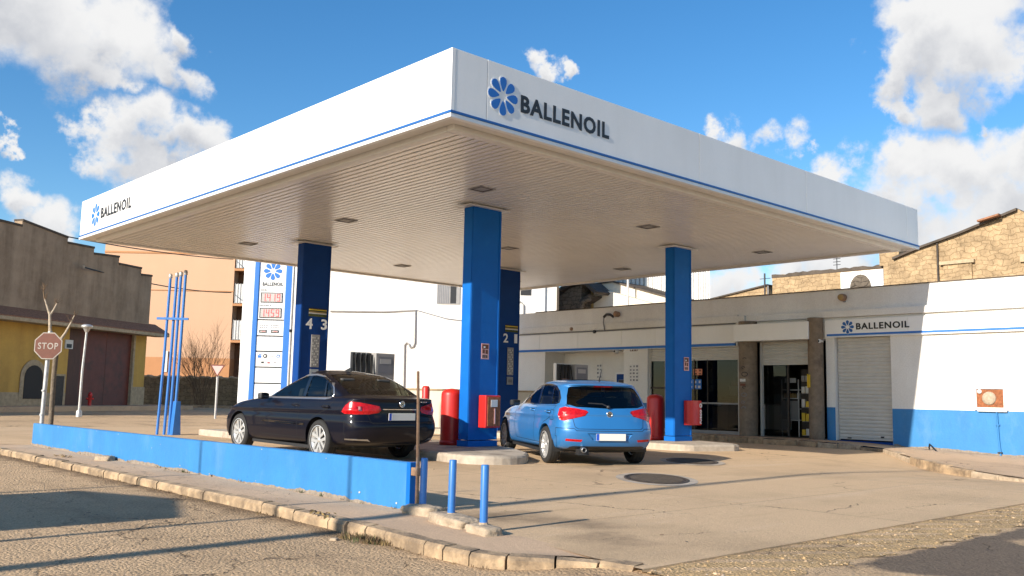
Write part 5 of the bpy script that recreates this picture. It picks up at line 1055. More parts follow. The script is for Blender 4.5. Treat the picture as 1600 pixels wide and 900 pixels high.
# ------------------------------------------------------------------ cars
def cr(p0, p1, p2, p3, t):
    return .5*((2*p1)+(-p0+p2)*t+(2*p0-5*p1+4*p2-p3)*t*t+(-p0+3*p1-3*p2+p3)*t**3)
def car(name, loc, rz, pitch, sp, label):
    root = thing(name, loc, label, 'car', None, rz)
    root.rotation_euler = (0, -pitch, rz)
    rows = sp['rows']; sub = 5; dense = []
    for i in range(len(rows)-1):
        q = [rows[max(0, min(len(rows)-1, i+k))] for k in (-1, 0, 1, 2)]
        for s in range(sub): dense.append([cr(*[r[c] for r in q], s/sub) for c in range(9)])
    dense.append(list(rows[-1]))
    NR, NS, NF = 16, 34, 14
    def outline(row):
        zr, xr, Lr, nr, zf, xf, Lf, nf, w = row; pts = []; w = max(w, .0005)
        xm = sp['mid']; hl = sp['len']/2
        for i in range(NR):
            a = math.pi/2*i/NR; c, s = math.cos(a), math.sin(a); k = (c**nr+s**nr)**(1/nr)
            pts.append((xr+Lr*(1-c/k), w*s/k))
        for i in range(NS+1): pts.append((lin(xr+Lr, xf-Lf, i/NS), w))
        for i in range(NF-1, -1, -1):
            a = math.pi/2*i/NF; c, s = math.cos(a), math.sin(a); k = (c**nf+s**nf)**(1/nf)
            pts.append((xf-Lf*(1-c/k), w*s/k))
        out = []
        for x, y in pts:
            t = max(0, min(1, (x-xr)/max(.01, xf-xr))); y *= 1-sp['taper']*abs((x-xm)/hl)**2.4
            out.append(Vector((x, y, lin(zr, zf, t))))
        return out
    bm = bmesh.new(); G = [[bm.verts.new(p) for p in outline(r)] for r in dense]
    H = [[v if abs(v.co.y) < 1e-6 else bm.verts.new((v.co.x, -v.co.y, v.co.z)) for v in r] for r in G]
    for side, A in ((1, G), (-1, H)):
        for j in range(len(A)-1):
            for i in range(len(A[0])-1):
                q = [A[j][i], A[j+1][i], A[j+1][i+1], A[j][i+1]]
                if side < 0: q = q[::-1]
                try: bm.faces.new(q)
                except ValueError: pass
    bmesh.ops.remove_doubles(bm, verts=bm.verts, dist=.0008)
    bmesh.ops.recalc_face_normals(bm, faces=bm.faces)
    cx = sum(f.normal.z*f.calc_area() for f in bm.faces if f.calc_center_median().z > 1.2)
    if cx < 0: bmesh.ops.reverse_faces(bm, faces=bm.faces)
    lay = bm.faces.layers.int.new('region')
    names = ['body']
    def cut(poly, e, n, filt, reg):
        """slice the skin along a polygon seen along n (horizontal axis e, vertical axis z), then mark what is inside"""
        e, n = Vector(e).normalized(), Vector(n).normalized(); up = Vector((0, 0, 1)); up = (up-n*up.dot(n)).normalized()
        P = [Vector(p) for p in poly]; mn = Vector((min(p.x for p in P), min(p.y for p in P))); mxx = Vector((max(p.x for p in P), max(p.y for p in P)))
        def uv(v): return Vector((v.dot(e), v.dot(up)))
        for a, b2 in zip(P, P[1:]+P[:1]):
            dd = (b2-a)
            if dd.length < 1e-5: continue
            nn = Vector((-dd.y, dd.x)).normalized(); lo = Vector((min(a.x, b2.x), min(a.y, b2.y)))-Vector((.12, .12)); hi = Vector((max(a.x, b2.x), max(a.y, b2.y)))+Vector((.12, .12))
            fs = [f for f in bm.faces if filt(f) and (lambda c: lo.x < c.x < hi.x and lo.y < c.y < hi.y)(uv(f.calc_center_median()))]
            if not fs: continue
            es = {x for f in fs for x in f.edges}; vs = {x for f in fs for x in f.verts}
            bmesh.ops.bisect_plane(bm, geom=list(vs)+list(es)+fs, dist=1e-5, plane_co=e*a.x+up*a.y, plane_no=e*nn.x+up*nn.y)
        def inside(c):
            r = False; j = len(P)-1
            for i in range(len(P)):
                if (P[i].y > c.y) != (P[j].y > c.y) and c.x < (P[j].x-P[i].x)*(c.y-P[i].y)/(P[j].y-P[i].y)+P[i].x: r = not r
                j = i
            return r
        hit = [f for f in bm.faces if filt(f) and inside(uv(f.calc_center_median()))]
        if reg is not None:
            if reg not in names: names.append(reg)
            for f in hit: f[lay] = names.index(reg)
        return hit
    sf_ = lambda s: (lambda f: f.normal.y*s > .35 and f.calc_center_median().y*s > .3)
    for nm, poly in sp['side']:
        for s, sd in ((1, 'L'), (-1, 'R')): cut(poly, (1, 0, 0), (0, s, 0), sf_(s), nm+'|'+sd)
    rear = lambda f: f.normal.x < -.12 and f.calc_center_median().x < sp['rearmax']
    for nm, poly in sp['rear']: cut(poly, (0, 1, 0), (1, 0, 0), rear, nm)
    for nm, poly in sp['front']: cut(poly, (0, 1, 0), (1, 0, 0), lambda f: f.normal.x > .12 and f.calc_center_median().x > sp['frontmin'], nm)
    for nm, poly in sp['rlamp']:
        for s, sd in ((1, 'L'), (-1, 'R')):
            cut(poly, (1, s, 0), (-1, s, 0), lambda f, s=s: f.calc_center_median().x < .2 and f.normal.dot(Vector((-.707, s*.707, 0))) > .3 and f.calc_center_median().y*s > .1, nm+'|'+sd)
    for nm, poly in sp['flamp']:
        for s, sd in ((1, 'L'), (-1, 'R')):
            cut([(-a if False else a, z) for a, z in poly], (1, -s, 0), (1, s, 0), lambda f, s=s: f.calc_center_median().x > 2.5 and f.normal.dot(Vector((.707, s*.707, 0))) > .25 and f.calc_center_median().y*s > .1, nm+'|'+sd)
    R = sp['arch']; gone = []
    for ax in (0, sp['wb']):
        circ = [(ax+R*math.cos(2*math.pi*k/28), sp['hub']+R*math.sin(2*math.pi*k/28)) for k in range(28)]
        for s in (1, -1): gone += cut(circ, (1, 0, 0), (0, s, 0), lambda f, s=s: f.calc_center_median().y*s > .55, None)
    arch_edges = []
    gs = set(gone)
    for f in gs:
        for ed in f.edges:
            o_ = [q for q in ed.link_faces if q not in gs]
            if o_ and len(ed.link_faces) == 2: arch_edges.append((ed.verts[0].co.copy(), ed.verts[1].co.copy()))
    bmesh.ops.delete(bm, geom=list(gs), context='FACES')
    bm.normal_update()
    # shut lines: thin dark strips lying on the skin wherever two painted panels meet
    seams = MB(); painted = {i for i, q in enumerate(names) if q.split('|')[0] in sp['painted']}
    for ed in bm.edges:
        if len(ed.link_faces) != 2: continue
        a, b2 = ed.link_faces
        if a[lay] != b2[lay] and a[lay] in painted and b2[lay] in painted:
            n = (a.normal+b2.normal).normalized(); d = (ed.verts[1].co-ed.verts[0].co).normalized(); q = n.cross(d)*.0042
            p, r = ed.verts[0].co+n*.0015-d*.001, ed.verts[1].co+n*.0015+d*.001
            seams.add([p-q, r-q, r+q, p+q], [(0, 1, 2, 3)], 'seam')
    groups = {}
    for f in bm.faces: groups.setdefault(f[lay], []).append(f)
    objs = {}
    for k, fs in groups.items():
        nm = names[k]; base = nm.split('|')[0]; pname, m, off = sp['parts'].get(base, (base, sp['paint'], 0))
        mb = MB(); idx = {}; vs = []; ff = []
        bv = set()
        for f in fs:
            for ed in f.edges:
                if any(g[lay] != k for g in ed.link_faces): bv.update(ed.verts)
        for f in fs:
            r = []
            for v in f.verts:
                if v not in idx: idx[v] = len(vs); vs.append(v.co-v.normal*off)
                r.append(idx[v])
            ff.append(r)
        if off:   # a reveal round recessed glass
            for f in fs:
                for ed in f.edges:
                    if len(ed.link_faces) == 2 and any(g[lay] != k for g in ed.link_faces):
                        a, b2 = ed.verts; o_ = len(vs); vs += [a.co.copy(), b2.co.copy()]; ff.append([idx[a], idx[b2], o_+1, o_])
        mb.add(vs, ff, m, True)
        parent = root
        objs[nm] = mb.build(pname, root, local=True, fixn=False)
    bm.free()
    for ch, pa in sp.get('sub', []):
        for s in ('|L', '|R'):
            if ch+s in objs and pa+s in objs: objs[ch+s].parent = objs[pa+s]
    if seams.v: seams.build('shut_lines', objs['body'], local=True, fixn=False)
    lips = {}
    for p, q in arch_edges:
        s = 1 if p.y > 0 else -1
        lip = lips.setdefault((s, p.x > 1.3), MB())
        lip.add([p+Vector((0, .006*s, 0)), q+Vector((0, .006*s, 0)), q-Vector((0, .05*s, 0)), p-Vector((0, .05*s, 0))], [(0, 1, 2, 3)], sp['paint'])
    for lip in lips.values(): lip.build('arch_lip', objs['body'], local=True, fixn=False)
    # wheel wells, floor, interior
    b = MB(); wy = sp['track']/2-.02
    for ax in (0, sp['wb']):
        for s in (1, -1):
            n = 18; r = R+.012; vs = []
            for k in range(n+1):
                a = math.pi*1.16*k/n-.25
                for y in (sp['half']-.035, .42): vs.append((ax+r*math.cos(a), y*s, sp['hub']+r*math.sin(a)))
            b.add(vs, [(2*k, 2*k+1, 2*k+3, 2*k+2) for k in range(n)]+[[2*k+1 for k in range(n+1)]], 'plastic', False)
    z0 = sp['floor']
    b.box(R+.02, sp['wb']-R-.02, -.80, .80, z0, z0+.05, 'plastic'); b.box(sp['wb']+.0, sp['wb']+.72, -.42, .42, z0, z0+.05, 'plastic'); b.box(-.66, .0, -.42, .42, z0+.13, z0+.17, 'seam'); b.box(-.60, -.36, -.60, .60, z0+.14, z0+.18, 'seam'); b.box(-.36, R+.02, -.42, .42, z0+.04, z0+.3, 'plastic'); b.box(sp['wb']-R-.02, sp['wb']+.1, -.42, .42, z0+.0, z0+.3, 'plastic')
    b.box(sp['wb']-.75, sp['wb']-.4, -.68, .68, .55, sp['belt']-.02, 'seat'); b.box(-.35, sp['wb']-.75, -.72, .72, .42, .46, 'seat')
    b.build('underbody', root, local=True)
    for x, y, w in ((1.18, .38, .25), (1.18, -.38, .25), (.22, .36, .3), (.22, -.36, .3)):
        b = MB(); b.box(x-.05, x+.45, y-w, y+w, .46, .62, 'seat'); b.prism([(x-.05, y-w, .6), (x+.1, y-w, .6), (x-.12, y-w, sp['belt']+.14), (x-.24, y-w, sp['belt']+.14)], (0, 2*w, 0), 'seat'); st_ = b.build('seat', root, local=True, bevel=.03)
        b = MB(); b.box(x-.25, x-.15, y-.13, y+.13, sp['belt']+.16, sp['belt']+.33, 'seat'); b.build('headrest', st_, local=True, bevel=.03)
    # wheels
    def wheel(ax, s):
        c = Vector((ax, s*(sp['track']/2), sp['hub'])); Rw = sp['hub']; hw = .1; rr = sp['rim']
        w = MB(); w.lathe([(0, -.02), (rr*.72, -.02), (rr*.72, .02), (0, .02)], c-Vector((0, s*.02, 0)), 'brake', 24, 'y'); wo = w.build('wheel', root, local=True)
        t_ = MB(); t_.lathe([(rr-.01, -hw*.9), (rr+.02, -hw*1.02), (Rw-.045, -hw*1.08), (Rw-.012, -hw*.86), (Rw, -hw*.6), (Rw, hw*.6), (Rw-.012, hw*.86), (Rw-.045, hw*1.08), (rr+.02, hw*1.02), (rr-.01, hw*.9)], c, 'tyre', 48, 'y')
        for q in (-.05, 0, .05): t_.lathe([(Rw+.0005, q-.006), (Rw+.0005, q+.006)], c, 'seam', 48, 'y')
        t_.build('tyre', wo, local=True)
        r_ = MB(); o_ = s*hw
        r_.lathe([(rr-.005, o_*.98), (rr+.008, o_*1.0), (rr+.006, o_*.8), (rr-.035, o_*.72), (rr-.05, -o_*.6)], c, 'alloy', 48, 'y')
        nsp, pair, sw = sp['spokes']
        for k in range(nsp):
            for da in ((-pair, pair) if pair else (0,)):
                a = 2*math.pi*k/nsp+.2; d0 = Vector((math.cos(a), 0, math.sin(a))); a1 = a+da; d1 = Vector((math.cos(a1), 0, math.sin(a1))); tt = Vector((-math.sin(a1), 0, math.cos(a1)))
                pI = c+d0*rr*.14+tt*(da*.12)+Vector((0, o_*.74, 0)); pO = c+d1*(rr-.012)+Vector((0, o_*.84, 0)); wI, wO = sw*.8, sw*1.15; dep = Vector((0, -o_*.28, 0))
                r_.add([pI-tt*wI, pI+tt*wI, pO+tt*wO, pO-tt*wO, pI-tt*wI+dep, pI+tt*wI+dep, pO+tt*wO+dep, pO-tt*wO+dep], [(0, 1, 2, 3), (0, 4, 5, 1), (2, 6, 7, 3), (1, 5, 6, 2), (0, 3, 7, 4), (7, 6, 5, 4)], 'alloy')
        r_.lathe([(0, o_*.86), (rr*.13, o_*.85), (rr*.2, o_*.72), (rr*.2, o_*.4)], c, 'alloy', 20, 'y')
        r_.build('rim', wo, local=True)
    for ax in (0, sp['wb']):
        for s in (1, -1): wheel(ax, s)
    # mirrors and handles
    for s, sd in ((1, '|L'), (-1, '|R')):
        x, z = sp['mirror']; y = s*(sp['half']-.02)
        b = MB(); b.obox((x, y+s*.10, z+.06), (.045, .015*s, 0), (-.02, .085*s, 0), (0, 0, .055), 'plastic'); mo_ = b.build('mirror', root, local=True, bevel=.03)
        b = MB(); b.obox((x-.050, y+s*.08, z+.06), (.004, 0, 0), (-.001, .065*s, 0), (0, 0, .04), 'gloss_black'); b.build('mirror_glass', mo_, local=True)
        for dn, hx in sp['handles']:
            b = MB(); y = s*(sp['half']+sp['hdy']); b.tube([(hx-.1, y-s*.02, sp['hz']), (hx-.085, y+s*.012, sp['hz']+.003), (hx+.085, y+s*.012, sp['hz']+.006), (hx+.1, y-s*.02, sp['hz']+.004)], .014, sp['paint'], 8)
            b.obox((hx, y-s*.017, sp['hz']), (.075, 0, 0), (0, .004, 0), (0, 0, .028), 'seam'); b.build('handle', objs.get(dn+sd, root), local=True)
    root.scale = sp.get('scale', (1, 1, 1)); return root, objs
# --- blue hatchback
HB = dict(scale=(1.02, 1.02, 1.01), wb=2.69, hub=.318, rim=.225, arch=.365, track=1.56, half=.885, len=4.32, mid=1.28, taper=.07, floor=.17, belt=1.0, paint='paint_blue', rearmax=.35, frontmin=2.2,
 spokes=(10, 0, .013), mirror=(1.62, .93), handles=(('front_door', .78), ('rear_door', -.12)), hz=.885, hdy=-.012,
 rows=[(.27, -.66, .5, 3, .20, 3.22, .6, 3, .76), (.31, -.775, .5, 3.2, .24, 3.36, .6, 3, .835), (.40, -.835, .48, 3.4, .34, 3.43, .65, 2.9, .868), (.50, -.86, .46, 3.4, .45, 3.455, .7, 2.8, .884), (.60, -.865, .44, 3.3, .56, 3.45, .7, 2.7, .887),
       (.66, -.845, .42, 3.2, .64, 3.43, .72, 2.6, .885), (.76, -.82, .42, 3.0, .70, 3.38, .75, 2.6, .872), (.835, -.80, .42, 3.0, .755, 3.30, .78, 2.6, .884), (.875, -.80, .42, 2.9, .785, 3.24, .8, 2.6, .872), (.955, -.765, .42, 2.9, .86, 2.95, .8, 2.8, .852), (1.0, -.745, .40, 2.9, .92, 2.45, .6, 3, .825),
       (1.035, -.715, .38, 3.0, .965, 2.08, .5, 3, .800), (1.13, -.635, .34, 3.2, 1.07, 1.80, .45, 3, .772), (1.25, -.53, .32, 3.2, 1.225, 1.42, .45, 3, .735), (1.325, -.46, .32, 3.2, 1.32, 1.16, .45, 3, .700),
       (1.353, -.50, .34, 3.0, 1.37, 1.0, .45, 3, .672), (1.374, -.475, .36, 3.0, 1.402, .9, .45, 3, .63), (1.402, -.34, .4, 2.8, 1.428, .78, .45, 2.8, .54), (1.429, -.15, .4, 2.6, 1.444, .66, .4, 2.6, .37), (1.436, -.05, .3, 2.4, 1.45, .56, .3, 2.4, .18), (1.438, .0, .2, 2.2, 1.451, .5, .2, 2.2, 0)],
 side=[('front_door', [(1.86, .93), (1.92, .60), (1.80, .34), (.66, .34), (.62, .98), (1.86, .98)]), ('rear_door', [(.62, .98), (.66, .34), (.38, .34), (.33, .46), (.14, .70), (-.20, .80), (-.36, 1.0)]),
       ('frame', [(1.70, .962), (1.30, 1.238), (1.02, 1.330), (.70, 1.366), (.3, 1.366), (-.06, 1.332), (-.30, 1.245), (-.42, 1.13), (-.43, 1.045), (-.3, 1.018)]),
       ('window', [(1.56, .992), (1.26, 1.212), (1.0, 1.302), (.72, 1.338), (.70, .995)]), ('window_rear', [(.60, .998), (.62, 1.343), (.3, 1.343), (.06, 1.315), (-.02, 1.015)]), ('window_quarter', [(-.07, 1.02), (-.0, 1.298), (-.2, 1.235), (-.33, 1.13), (-.35, 1.05)]),
       ('sill', [(2.3, .30), (2.3, .18), (.36, .18), (.36, .27)]), ('fuel_flap', [(-.36, .92), (-.20, .92), (-.20, .76), (-.36, .76)])],
 rear=[('bumper', [(-.95, .18), (.95, .18), (.95, .635), (.62, .635), (.58, .60), (-.58, .60), (-.62, .635), (-.95, .635)]), ('boot_lid', [(-.66, .98), (-.60, .66), (-.55, .63), (.55, .63), (.60, .66), (.66, .98), (.70, 1.02), (-.70, 1.02)]),
       ('rear_screen', [(-.685, 1.03), (-.55, .988), (0, .968), (.55, .988), (.685, 1.03), (.655, 1.17), (.60, 1.30), (.55, 1.325), (.3, 1.336), (-.3, 1.336), (-.55, 1.325), (-.60, 1.30), (-.655, 1.17)]), ('diffuser', [(-.72, .17), (.72, .17), (.66, .33), (.60, .345), (-.60, .345), (-.66, .33)]),
       ('plate_recess', [(-.40, .56), (-.30, .44), (.30, .44), (.40, .56)]), ('reflector', [(.50, .415), (.74, .425), (.74, .465), (.48, .455)]), ('reflector2', [(-.50, .415), (-.74, .425), (-.74, .465), (-.48, .455)]), ('brake_lamp', [(-.17, 1.322), (.17, 1.322), (.17, 1.346), (-.17, 1.346)])],
 front=[('windscreen', [(-.72, .97), (.72, .97), (.60, 1.33), (-.60, 1.33)]), ('grille', [(-.5, .46), (.5, .46), (.45, .66), (-.45, .66)]), ('grille', [(-.55, .26), (.55, .26), (.5, .38), (-.5, .38)])],
 rlamp=[('tail_lamp', [(-.285, .905), (-.25, .845), (-.08, .795), (.06, .755), (.155, .77), (.195, .85), (.185, .955), (.09, .985), (-.10, .965), (-.25, .935)]), ('painted_highlight', [(.03, .84), (.08, .835), (.09, .90), (.04, .90)])],  # second polygon: a bright highlight painted onto the tail lamp
 flamp=[('headlight', [(1.55, .60), (1.75, .61), (1.9, .66), (1.83, .75), (1.6, .72)])],
 painted={'body', 'front_door', 'rear_door', 'boot_lid', 'bumper', 'fuel_flap'}, sub=[('painted_highlight', 'tail_lamp'), ('window', 'front_door'), ('window_rear', 'rear_door'), ('window_quarter', 'frame'), ('fuel_flap', 'body')],
 parts={'frame': ('window_frame', 'gloss_black', 0), 'window': ('side_window', 'car_glass', .008), 'window_rear': ('side_window', 'car_glass', .008), 'window_quarter': ('side_window', 'car_glass_dark', .008), 'rear_screen': ('rear_window', 'car_glass_dark', .006), 'windscreen': ('windscreen', 'car_glass', .006),
  'front_door': ('door', 'paint_blue', 0), 'rear_door': ('door', 'paint_blue', 0), 'sill': ('sill', 'paint_blue', 0), 'diffuser': ('diffuser', 'plastic', 0), 'plate_recess': ('plate_recess', 'paint_blue', .018), 'reflector': ('reflector', 'lamp_red', 0), 'reflector2': ('reflector', 'lamp_red', 0),
  'brake_lamp': ('brake_lamp', 'lamp_red', -.004), 'tail_lamp': ('tail_lamp', 'lamp_red', -.006), 'painted_highlight': ('painted_highlight', 'highlight_pink', -.007), 'headlight': ('headlight', 'chrome', 0), 'grille': ('grille', 'plastic', .01), 'fuel_flap': ('fuel_flap', 'paint_blue', 0)})
hz0 = 0.0
hb, ho = car('blue_hatchback', (12.29, 11.15, hz0), rad(62.6), rad(1.0), HB, 'bright blue five door hatchback parked at the pump, seen from behind')
def rear_kit(root, objs, x_plate, zc, hw, lid, xe, ze, tilt=0):
    b = MB(); b.box(x_plate-.012, x_plate, -hw, hw, zc-.057, zc+.057, 'plate_white'); b.box(x_plate-.0135, x_plate-.012, hw-.055, hw, zc-.057, zc+.057, 'plate_blue'); p = b.build('number_plate', root, local=True, bevel=.003)
    b = MB(); c = Vector((xe, 0, ze))
    b.lathe([(.052, .012), (.052, -.006), (.040, -.009), (.038, .0)], c, 'chrome', 28, 'x'); b.lathe([(0, -.004), (.039, -.002)], c, 'ink', 24, 'x'); b.obox(c-Vector((.006, 0, 0)), (.003, 0, 0), (0, .018, .018), (0, -.018, .018), 'chrome'); b.obox(c-Vector((.0085, 0, 0)), (.002, 0, 0), (0, .009, .009), (0, -.009, .009), 'ink')
    b.build('emblem', lid, local=True)
rear_kit(hb, ho, -.868, .50, .26, ho['boot_lid'], -.80, .875)
b = MB(); b.lathe([(.036, .0), (.044, -.02), (.044, -.12), (.036, -.13), (.032, -.12), (.03, 0)], (-.735, .46, .285), 'metal_grey', 22, 'x'); b.lathe([(0, -.06), (.036, -.06)], (-.735, .46, .285), 'ink', 18, 'x'); b.build('exhaust_pipe', hb, local=True)
b = MB(); b.box(-.80, -.66, .36, .54, .2, .3, 'plastic'); b.build('silencer', hb, local=True)
b = MB(); b.tube([(-.28, .0, 1.425), (-.29, 0, 1.46), (-.40, 0, 1.63)], [.02, .012, .004], 'ink', 8); b.build('antenna', hb, local=True)
b = MB(); b.tube([(-.785, .02, 1.0), (-.76, .12, 1.045), (-.735, .36, 1.055)], .011, 'ink', 6); b.lathe([(0, -.03), (.03, -.02), (.03, .01)], (-.775, .02, .995), 'ink', 10, 'x'); b.build('wiper', hb, local=True)
b = MB(); b.prism([(.62, -.38, 1.452), (.62, .38, 1.452), (.05, .40, 1.449), (.05, -.40, 1.449)], (0, 0, .004), 'gloss_black'); b.build('sunroof', hb, local=True)
# --- black sedan
SD = dict(scale=(1.025, 1.06, 1.05), wb=2.71, hub=.325, rim=.228, arch=.37, track=1.57, half=.912, len=4.77, mid=1.3, taper=.075, floor=.17, belt=1.0, paint='paint_black', rearmax=.6, frontmin=2.2,
 spokes=(5, .26, .024), mirror=(1.66, .93), handles=(('front_door', .72), ('rear_door', -.20)), hz=.86, hdy=-.012,
 rows=[(.28, -.90, .5, 3, .20, 3.46, .6, 3, .80), (.33, -1.02, .5, 3.2, .25, 3.58, .6, 3, .865), (.42, -1.07, .48, 3.4, .36, 3.65, .65, 2.9, .895), (.52, -1.09, .46, 3.4, .46, 3.67, .7, 2.8, .910), (.61, -1.09, .46, 3.3, .56, 3.665, .7, 2.7, .914),
       (.665, -1.065, .44, 3.2, .63, 3.645, .75, 2.6, .913), (.76, -1.045, .44, 3.0, .69, 3.60, .8, 2.6, .900), (.83, -1.04, .44, 3.0, .74, 3.55, .8, 2.6, .911), (.88, -1.04, .44, 2.9, .78, 3.48, .85, 2.6, .898), (.965, -1.03, .44, 2.9, .85, 3.2, .85, 2.8, .880), (1.008, -1.045, .44, 3.0, .91, 2.7, .7, 3, .856),
       (1.026, -1.00, .42, 3.0, .945, 2.35, .6, 3, .838), (1.036, -.84, .34, 3.2, .97, 2.14, .5, 3, .818), (1.048, -.66, .26, 3.4, .99, 2.02, .45, 3, .800), (1.13, -.46, .24, 3.4, 1.08, 1.80, .45, 3, .770), (1.25, -.17, .24, 3.4, 1.22, 1.46, .45, 3, .722), (1.345, .08, .26, 3.2, 1.33, 1.15, .45, 3, .672),
       (1.395, .26, .3, 3.0, 1.395, .97, .4, 3, .625), (1.425, .42, .3, 2.8, 1.435, .84, .3, 2.8, .54), (1.445, .52, .2, 2.6, 1.458, .78, .2, 2.6, .38), (1.455, .58, .1, 2.4, 1.468, .74, .1, 2.4, .2), (1.458, .62, .04, 2.2, 1.470, .72, .04, 2.2, 0)],
 side=[('front_door', [(1.92, .93), (1.98, .60), (1.84, .34), (.64, .34), (.60, .97), (1.92, .97)]), ('rear_door', [(.60, .97), (.64, .34), (.40, .34), (.35, .46), (.16, .70), (-.22, .82), (-.40, .985)]),
       ('chrome_line', [(1.82, .955), (1.43, 1.208), (1.10, 1.328), (.80, 1.378), (.5, 1.390), (.22, 1.367), (-.03, 1.292), (-.198, 1.166), (-.262, 1.06), (-.238, 1.0), (-.1, .978)]),
       ('frame', [(1.76, .978), (1.41, 1.188), (1.09, 1.305), (.80, 1.354), (.5, 1.366), (.22, 1.342), (-.01, 1.268), (-.18, 1.16), (-.245, 1.06), (-.225, 1.025), (-.1, 1.01)]),
       ('window', [(1.62, .995), (1.38, 1.165), (1.07, 1.285), (.80, 1.33), (.68, 1.34), (.66, 1.003)]), ('window_rear', [(.57, 1.006), (.59, 1.348), (.45, 1.348), (.24, 1.325), (.11, 1.285), (.02, 1.018)]), ('window_quarter', [(-.03, 1.02), (.065, 1.262), (-.02, 1.225), (-.15, 1.14), (-.21, 1.055), (-.2, 1.035)]),
       ('side_strip', [(1.80, .555), (.67, .545), (.67, .575), (1.80, .585)]), ('side_strip2', [(.60, .545), (.42, .543), (.40, .573), (.60, .575)])],
 rear=[('bumper', [(-.99, .18), (.99, .18), (.99, .66), (.60, .66), (.54, .63), (-.54, .63), (-.60, .66), (-.99, .66)]), ('boot_lid', [(-.56, .64), (.56, .64), (.62, .80), (.66, 1.035), (-.66, 1.035), (-.62, .80)]),
       ('rear_screen', [(-.66, 1.085), (-.5, 1.068), (0, 1.06), (.5, 1.068), (.66, 1.085), (.55, 1.375), (.3, 1.398), (-.3, 1.398), (-.55, 1.375)]), ('diffuser', [(-.99, .17), (.99, .17), (.84, .30), (-.84, .30)]),
       ('bumper_strip', [(.99, .39), (.60, .385), (.54, .345), (.60, .36), (.99, .368)]), ('bumper_strip2', [(-.99, .39), (-.60, .385), (-.54, .345), (-.60, .36), (-.99, .368)]), ('trim_bar', [(-.36, .842), (.36, .842), (.36, .858), (-.36, .858)])],
 front=[('windscreen', [(-.74, .995), (.74, .995), (.61, 1.385), (-.61, 1.385)]), ('grille', [(-.5, .5), (.5, .5), (.5, .68), (-.5, .68)]), ('grille', [(-.55, .26), (.55, .26), (.5, .4), (-.5, .4)])],
 rlamp=[('tail_lamp', [(-.455, .84), (-.42, .795), (-.30, .77), (-.10, .765), (.10, .77), (.16, .80), (.10, .90), (.02, .965), (-.12, .955), (-.30, .925), (-.43, .895)]), ('painted_highlight', [(-.18, .82), (-.13, .82), (-.11, .89), (-.155, .89)])],  # the small polygon is a painted highlight on the red lens
 flamp=[('headlight', [(1.65, .62), (1.9, .63), (2.02, .68), (1.95, .78), (1.7, .75)])],
 painted={'body', 'front_door', 'rear_door', 'boot_lid', 'bumper'}, sub=[('painted_highlight', 'tail_lamp'), ('window', 'front_door'), ('window_rear', 'rear_door'), ('window_quarter', 'frame'), ('side_strip', 'front_door'), ('side_strip2', 'rear_door')],
 parts={'chrome_line': ('chrome_surround', 'chrome_dull', -.003), 'frame': ('window_frame', 'gloss_black', 0), 'window': ('side_window', 'car_glass', .008), 'window_rear': ('side_window', 'car_glass', .008), 'window_quarter': ('side_window', 'car_glass', .008), 'rear_screen': ('rear_window', 'car_glass', .004), 'windscreen': ('windscreen', 'car_glass', .006),
  'front_door': ('door', 'paint_black', 0), 'rear_door': ('door', 'paint_black', 0), 'diffuser': ('diffuser', 'plastic', 0), 'bumper_strip': ('bumper_strip', 'chrome_dull', -.004), 'bumper_strip2': ('bumper_strip', 'chrome_dull', -.004), 'trim_bar': ('trim_bar', 'chrome', -.005), 'side_strip': ('side_strip', 'gloss_black', -.008), 'side_strip2': ('side_strip', 'gloss_black', -.008),
  'tail_lamp': ('tail_lamp', 'lamp_red', -.006), 'painted_highlight': ('painted_highlight', 'highlight_pink', -.007), 'headlight': ('headlight', 'chrome', 0), 'grille': ('grille', 'plastic', .01)})
sd_, so_ = car('black_sedan', (9.24, 13.82, 0), rad(91.3), rad(.7), SD, 'glossy black four door saloon parked at the pump behind the low blue wall')
rear_kit(sd_, so_, -1.062, .735, .26, so_['boot_lid'], -1.058, .935)
b = MB(); b.prism([(.46, -.012, 1.445), (.66, -.012, 1.465), (.52, -.012, 1.51), (.46, -.012, 1.52)], (0, .024, 0), 'ink'); b.build('antenna', sd_, local=True, bevel=.006)
for k, w in enumerate((.05, .03, .03)):
    b = MB(); b.box(-1.062, -1.055, -.40-k*.045, -.40-k*.045+w*.7, .965, .982, 'chrome'); b.build('badge', so_['boot_lid'], local=True)

# ------------------------------------------------------------------ litter, weeds, and what stands behind the photographer and throws the long shadows
b = MB(); R_ = random.Random(5)
def tuft(mb, x, y, z, n, h, m, spread=.05):
    for k in range(n):
        a = R_.uniform(0, 6.28); q = R_.uniform(.3, 1)*spread; l = R_.uniform(.4, 1)*h; px, py2 = x+math.cos(a)*q, y+math.sin(a)*q; w = R_.uniform(.002, .005); t = R_.uniform(.2, .9)
        tip = (px+math.cos(a)*l*t, py2+math.sin(a)*l*t, z+l*math.sqrt(max(.05, 1-t*t))); c, s = math.cos(a+1.57)*w, math.sin(a+1.57)*w
        mid = ((px+tip[0])/2-math.cos(a)*l*.08, (py2+tip[1])/2-math.sin(a)*l*.08, (z+tip[2])/2+l*.1)
        mb.add([(px-c, py2-s, z), (px+c, py2+s, z), (mid[0]+c*.8, mid[1]+s*.8, mid[2]), (mid[0]-c*.8, mid[1]-s*.8, mid[2]), tip], [(0, 1, 2, 3), (3, 2, 4)], m)
for k in range(26): y = R_.uniform(7.6, 19); tuft(b, 5.50, y, -.005, R_.randint(2, 9), R_.uniform(.02, .07), R_.choice(['dry_plant', 'weed', 'twig']), .03)
for k in range(60): d = R_.uniform(5, KLEN-1); p, t = kerb_at(d); tuft(b, p.x-.03+R_.uniform(-.02, .02), p.y, -.1, R_.randint(3, 12), R_.uniform(.015, .045), R_.choice(['dry_plant', 'dry_plant', 'twig', 'twig']), .05)
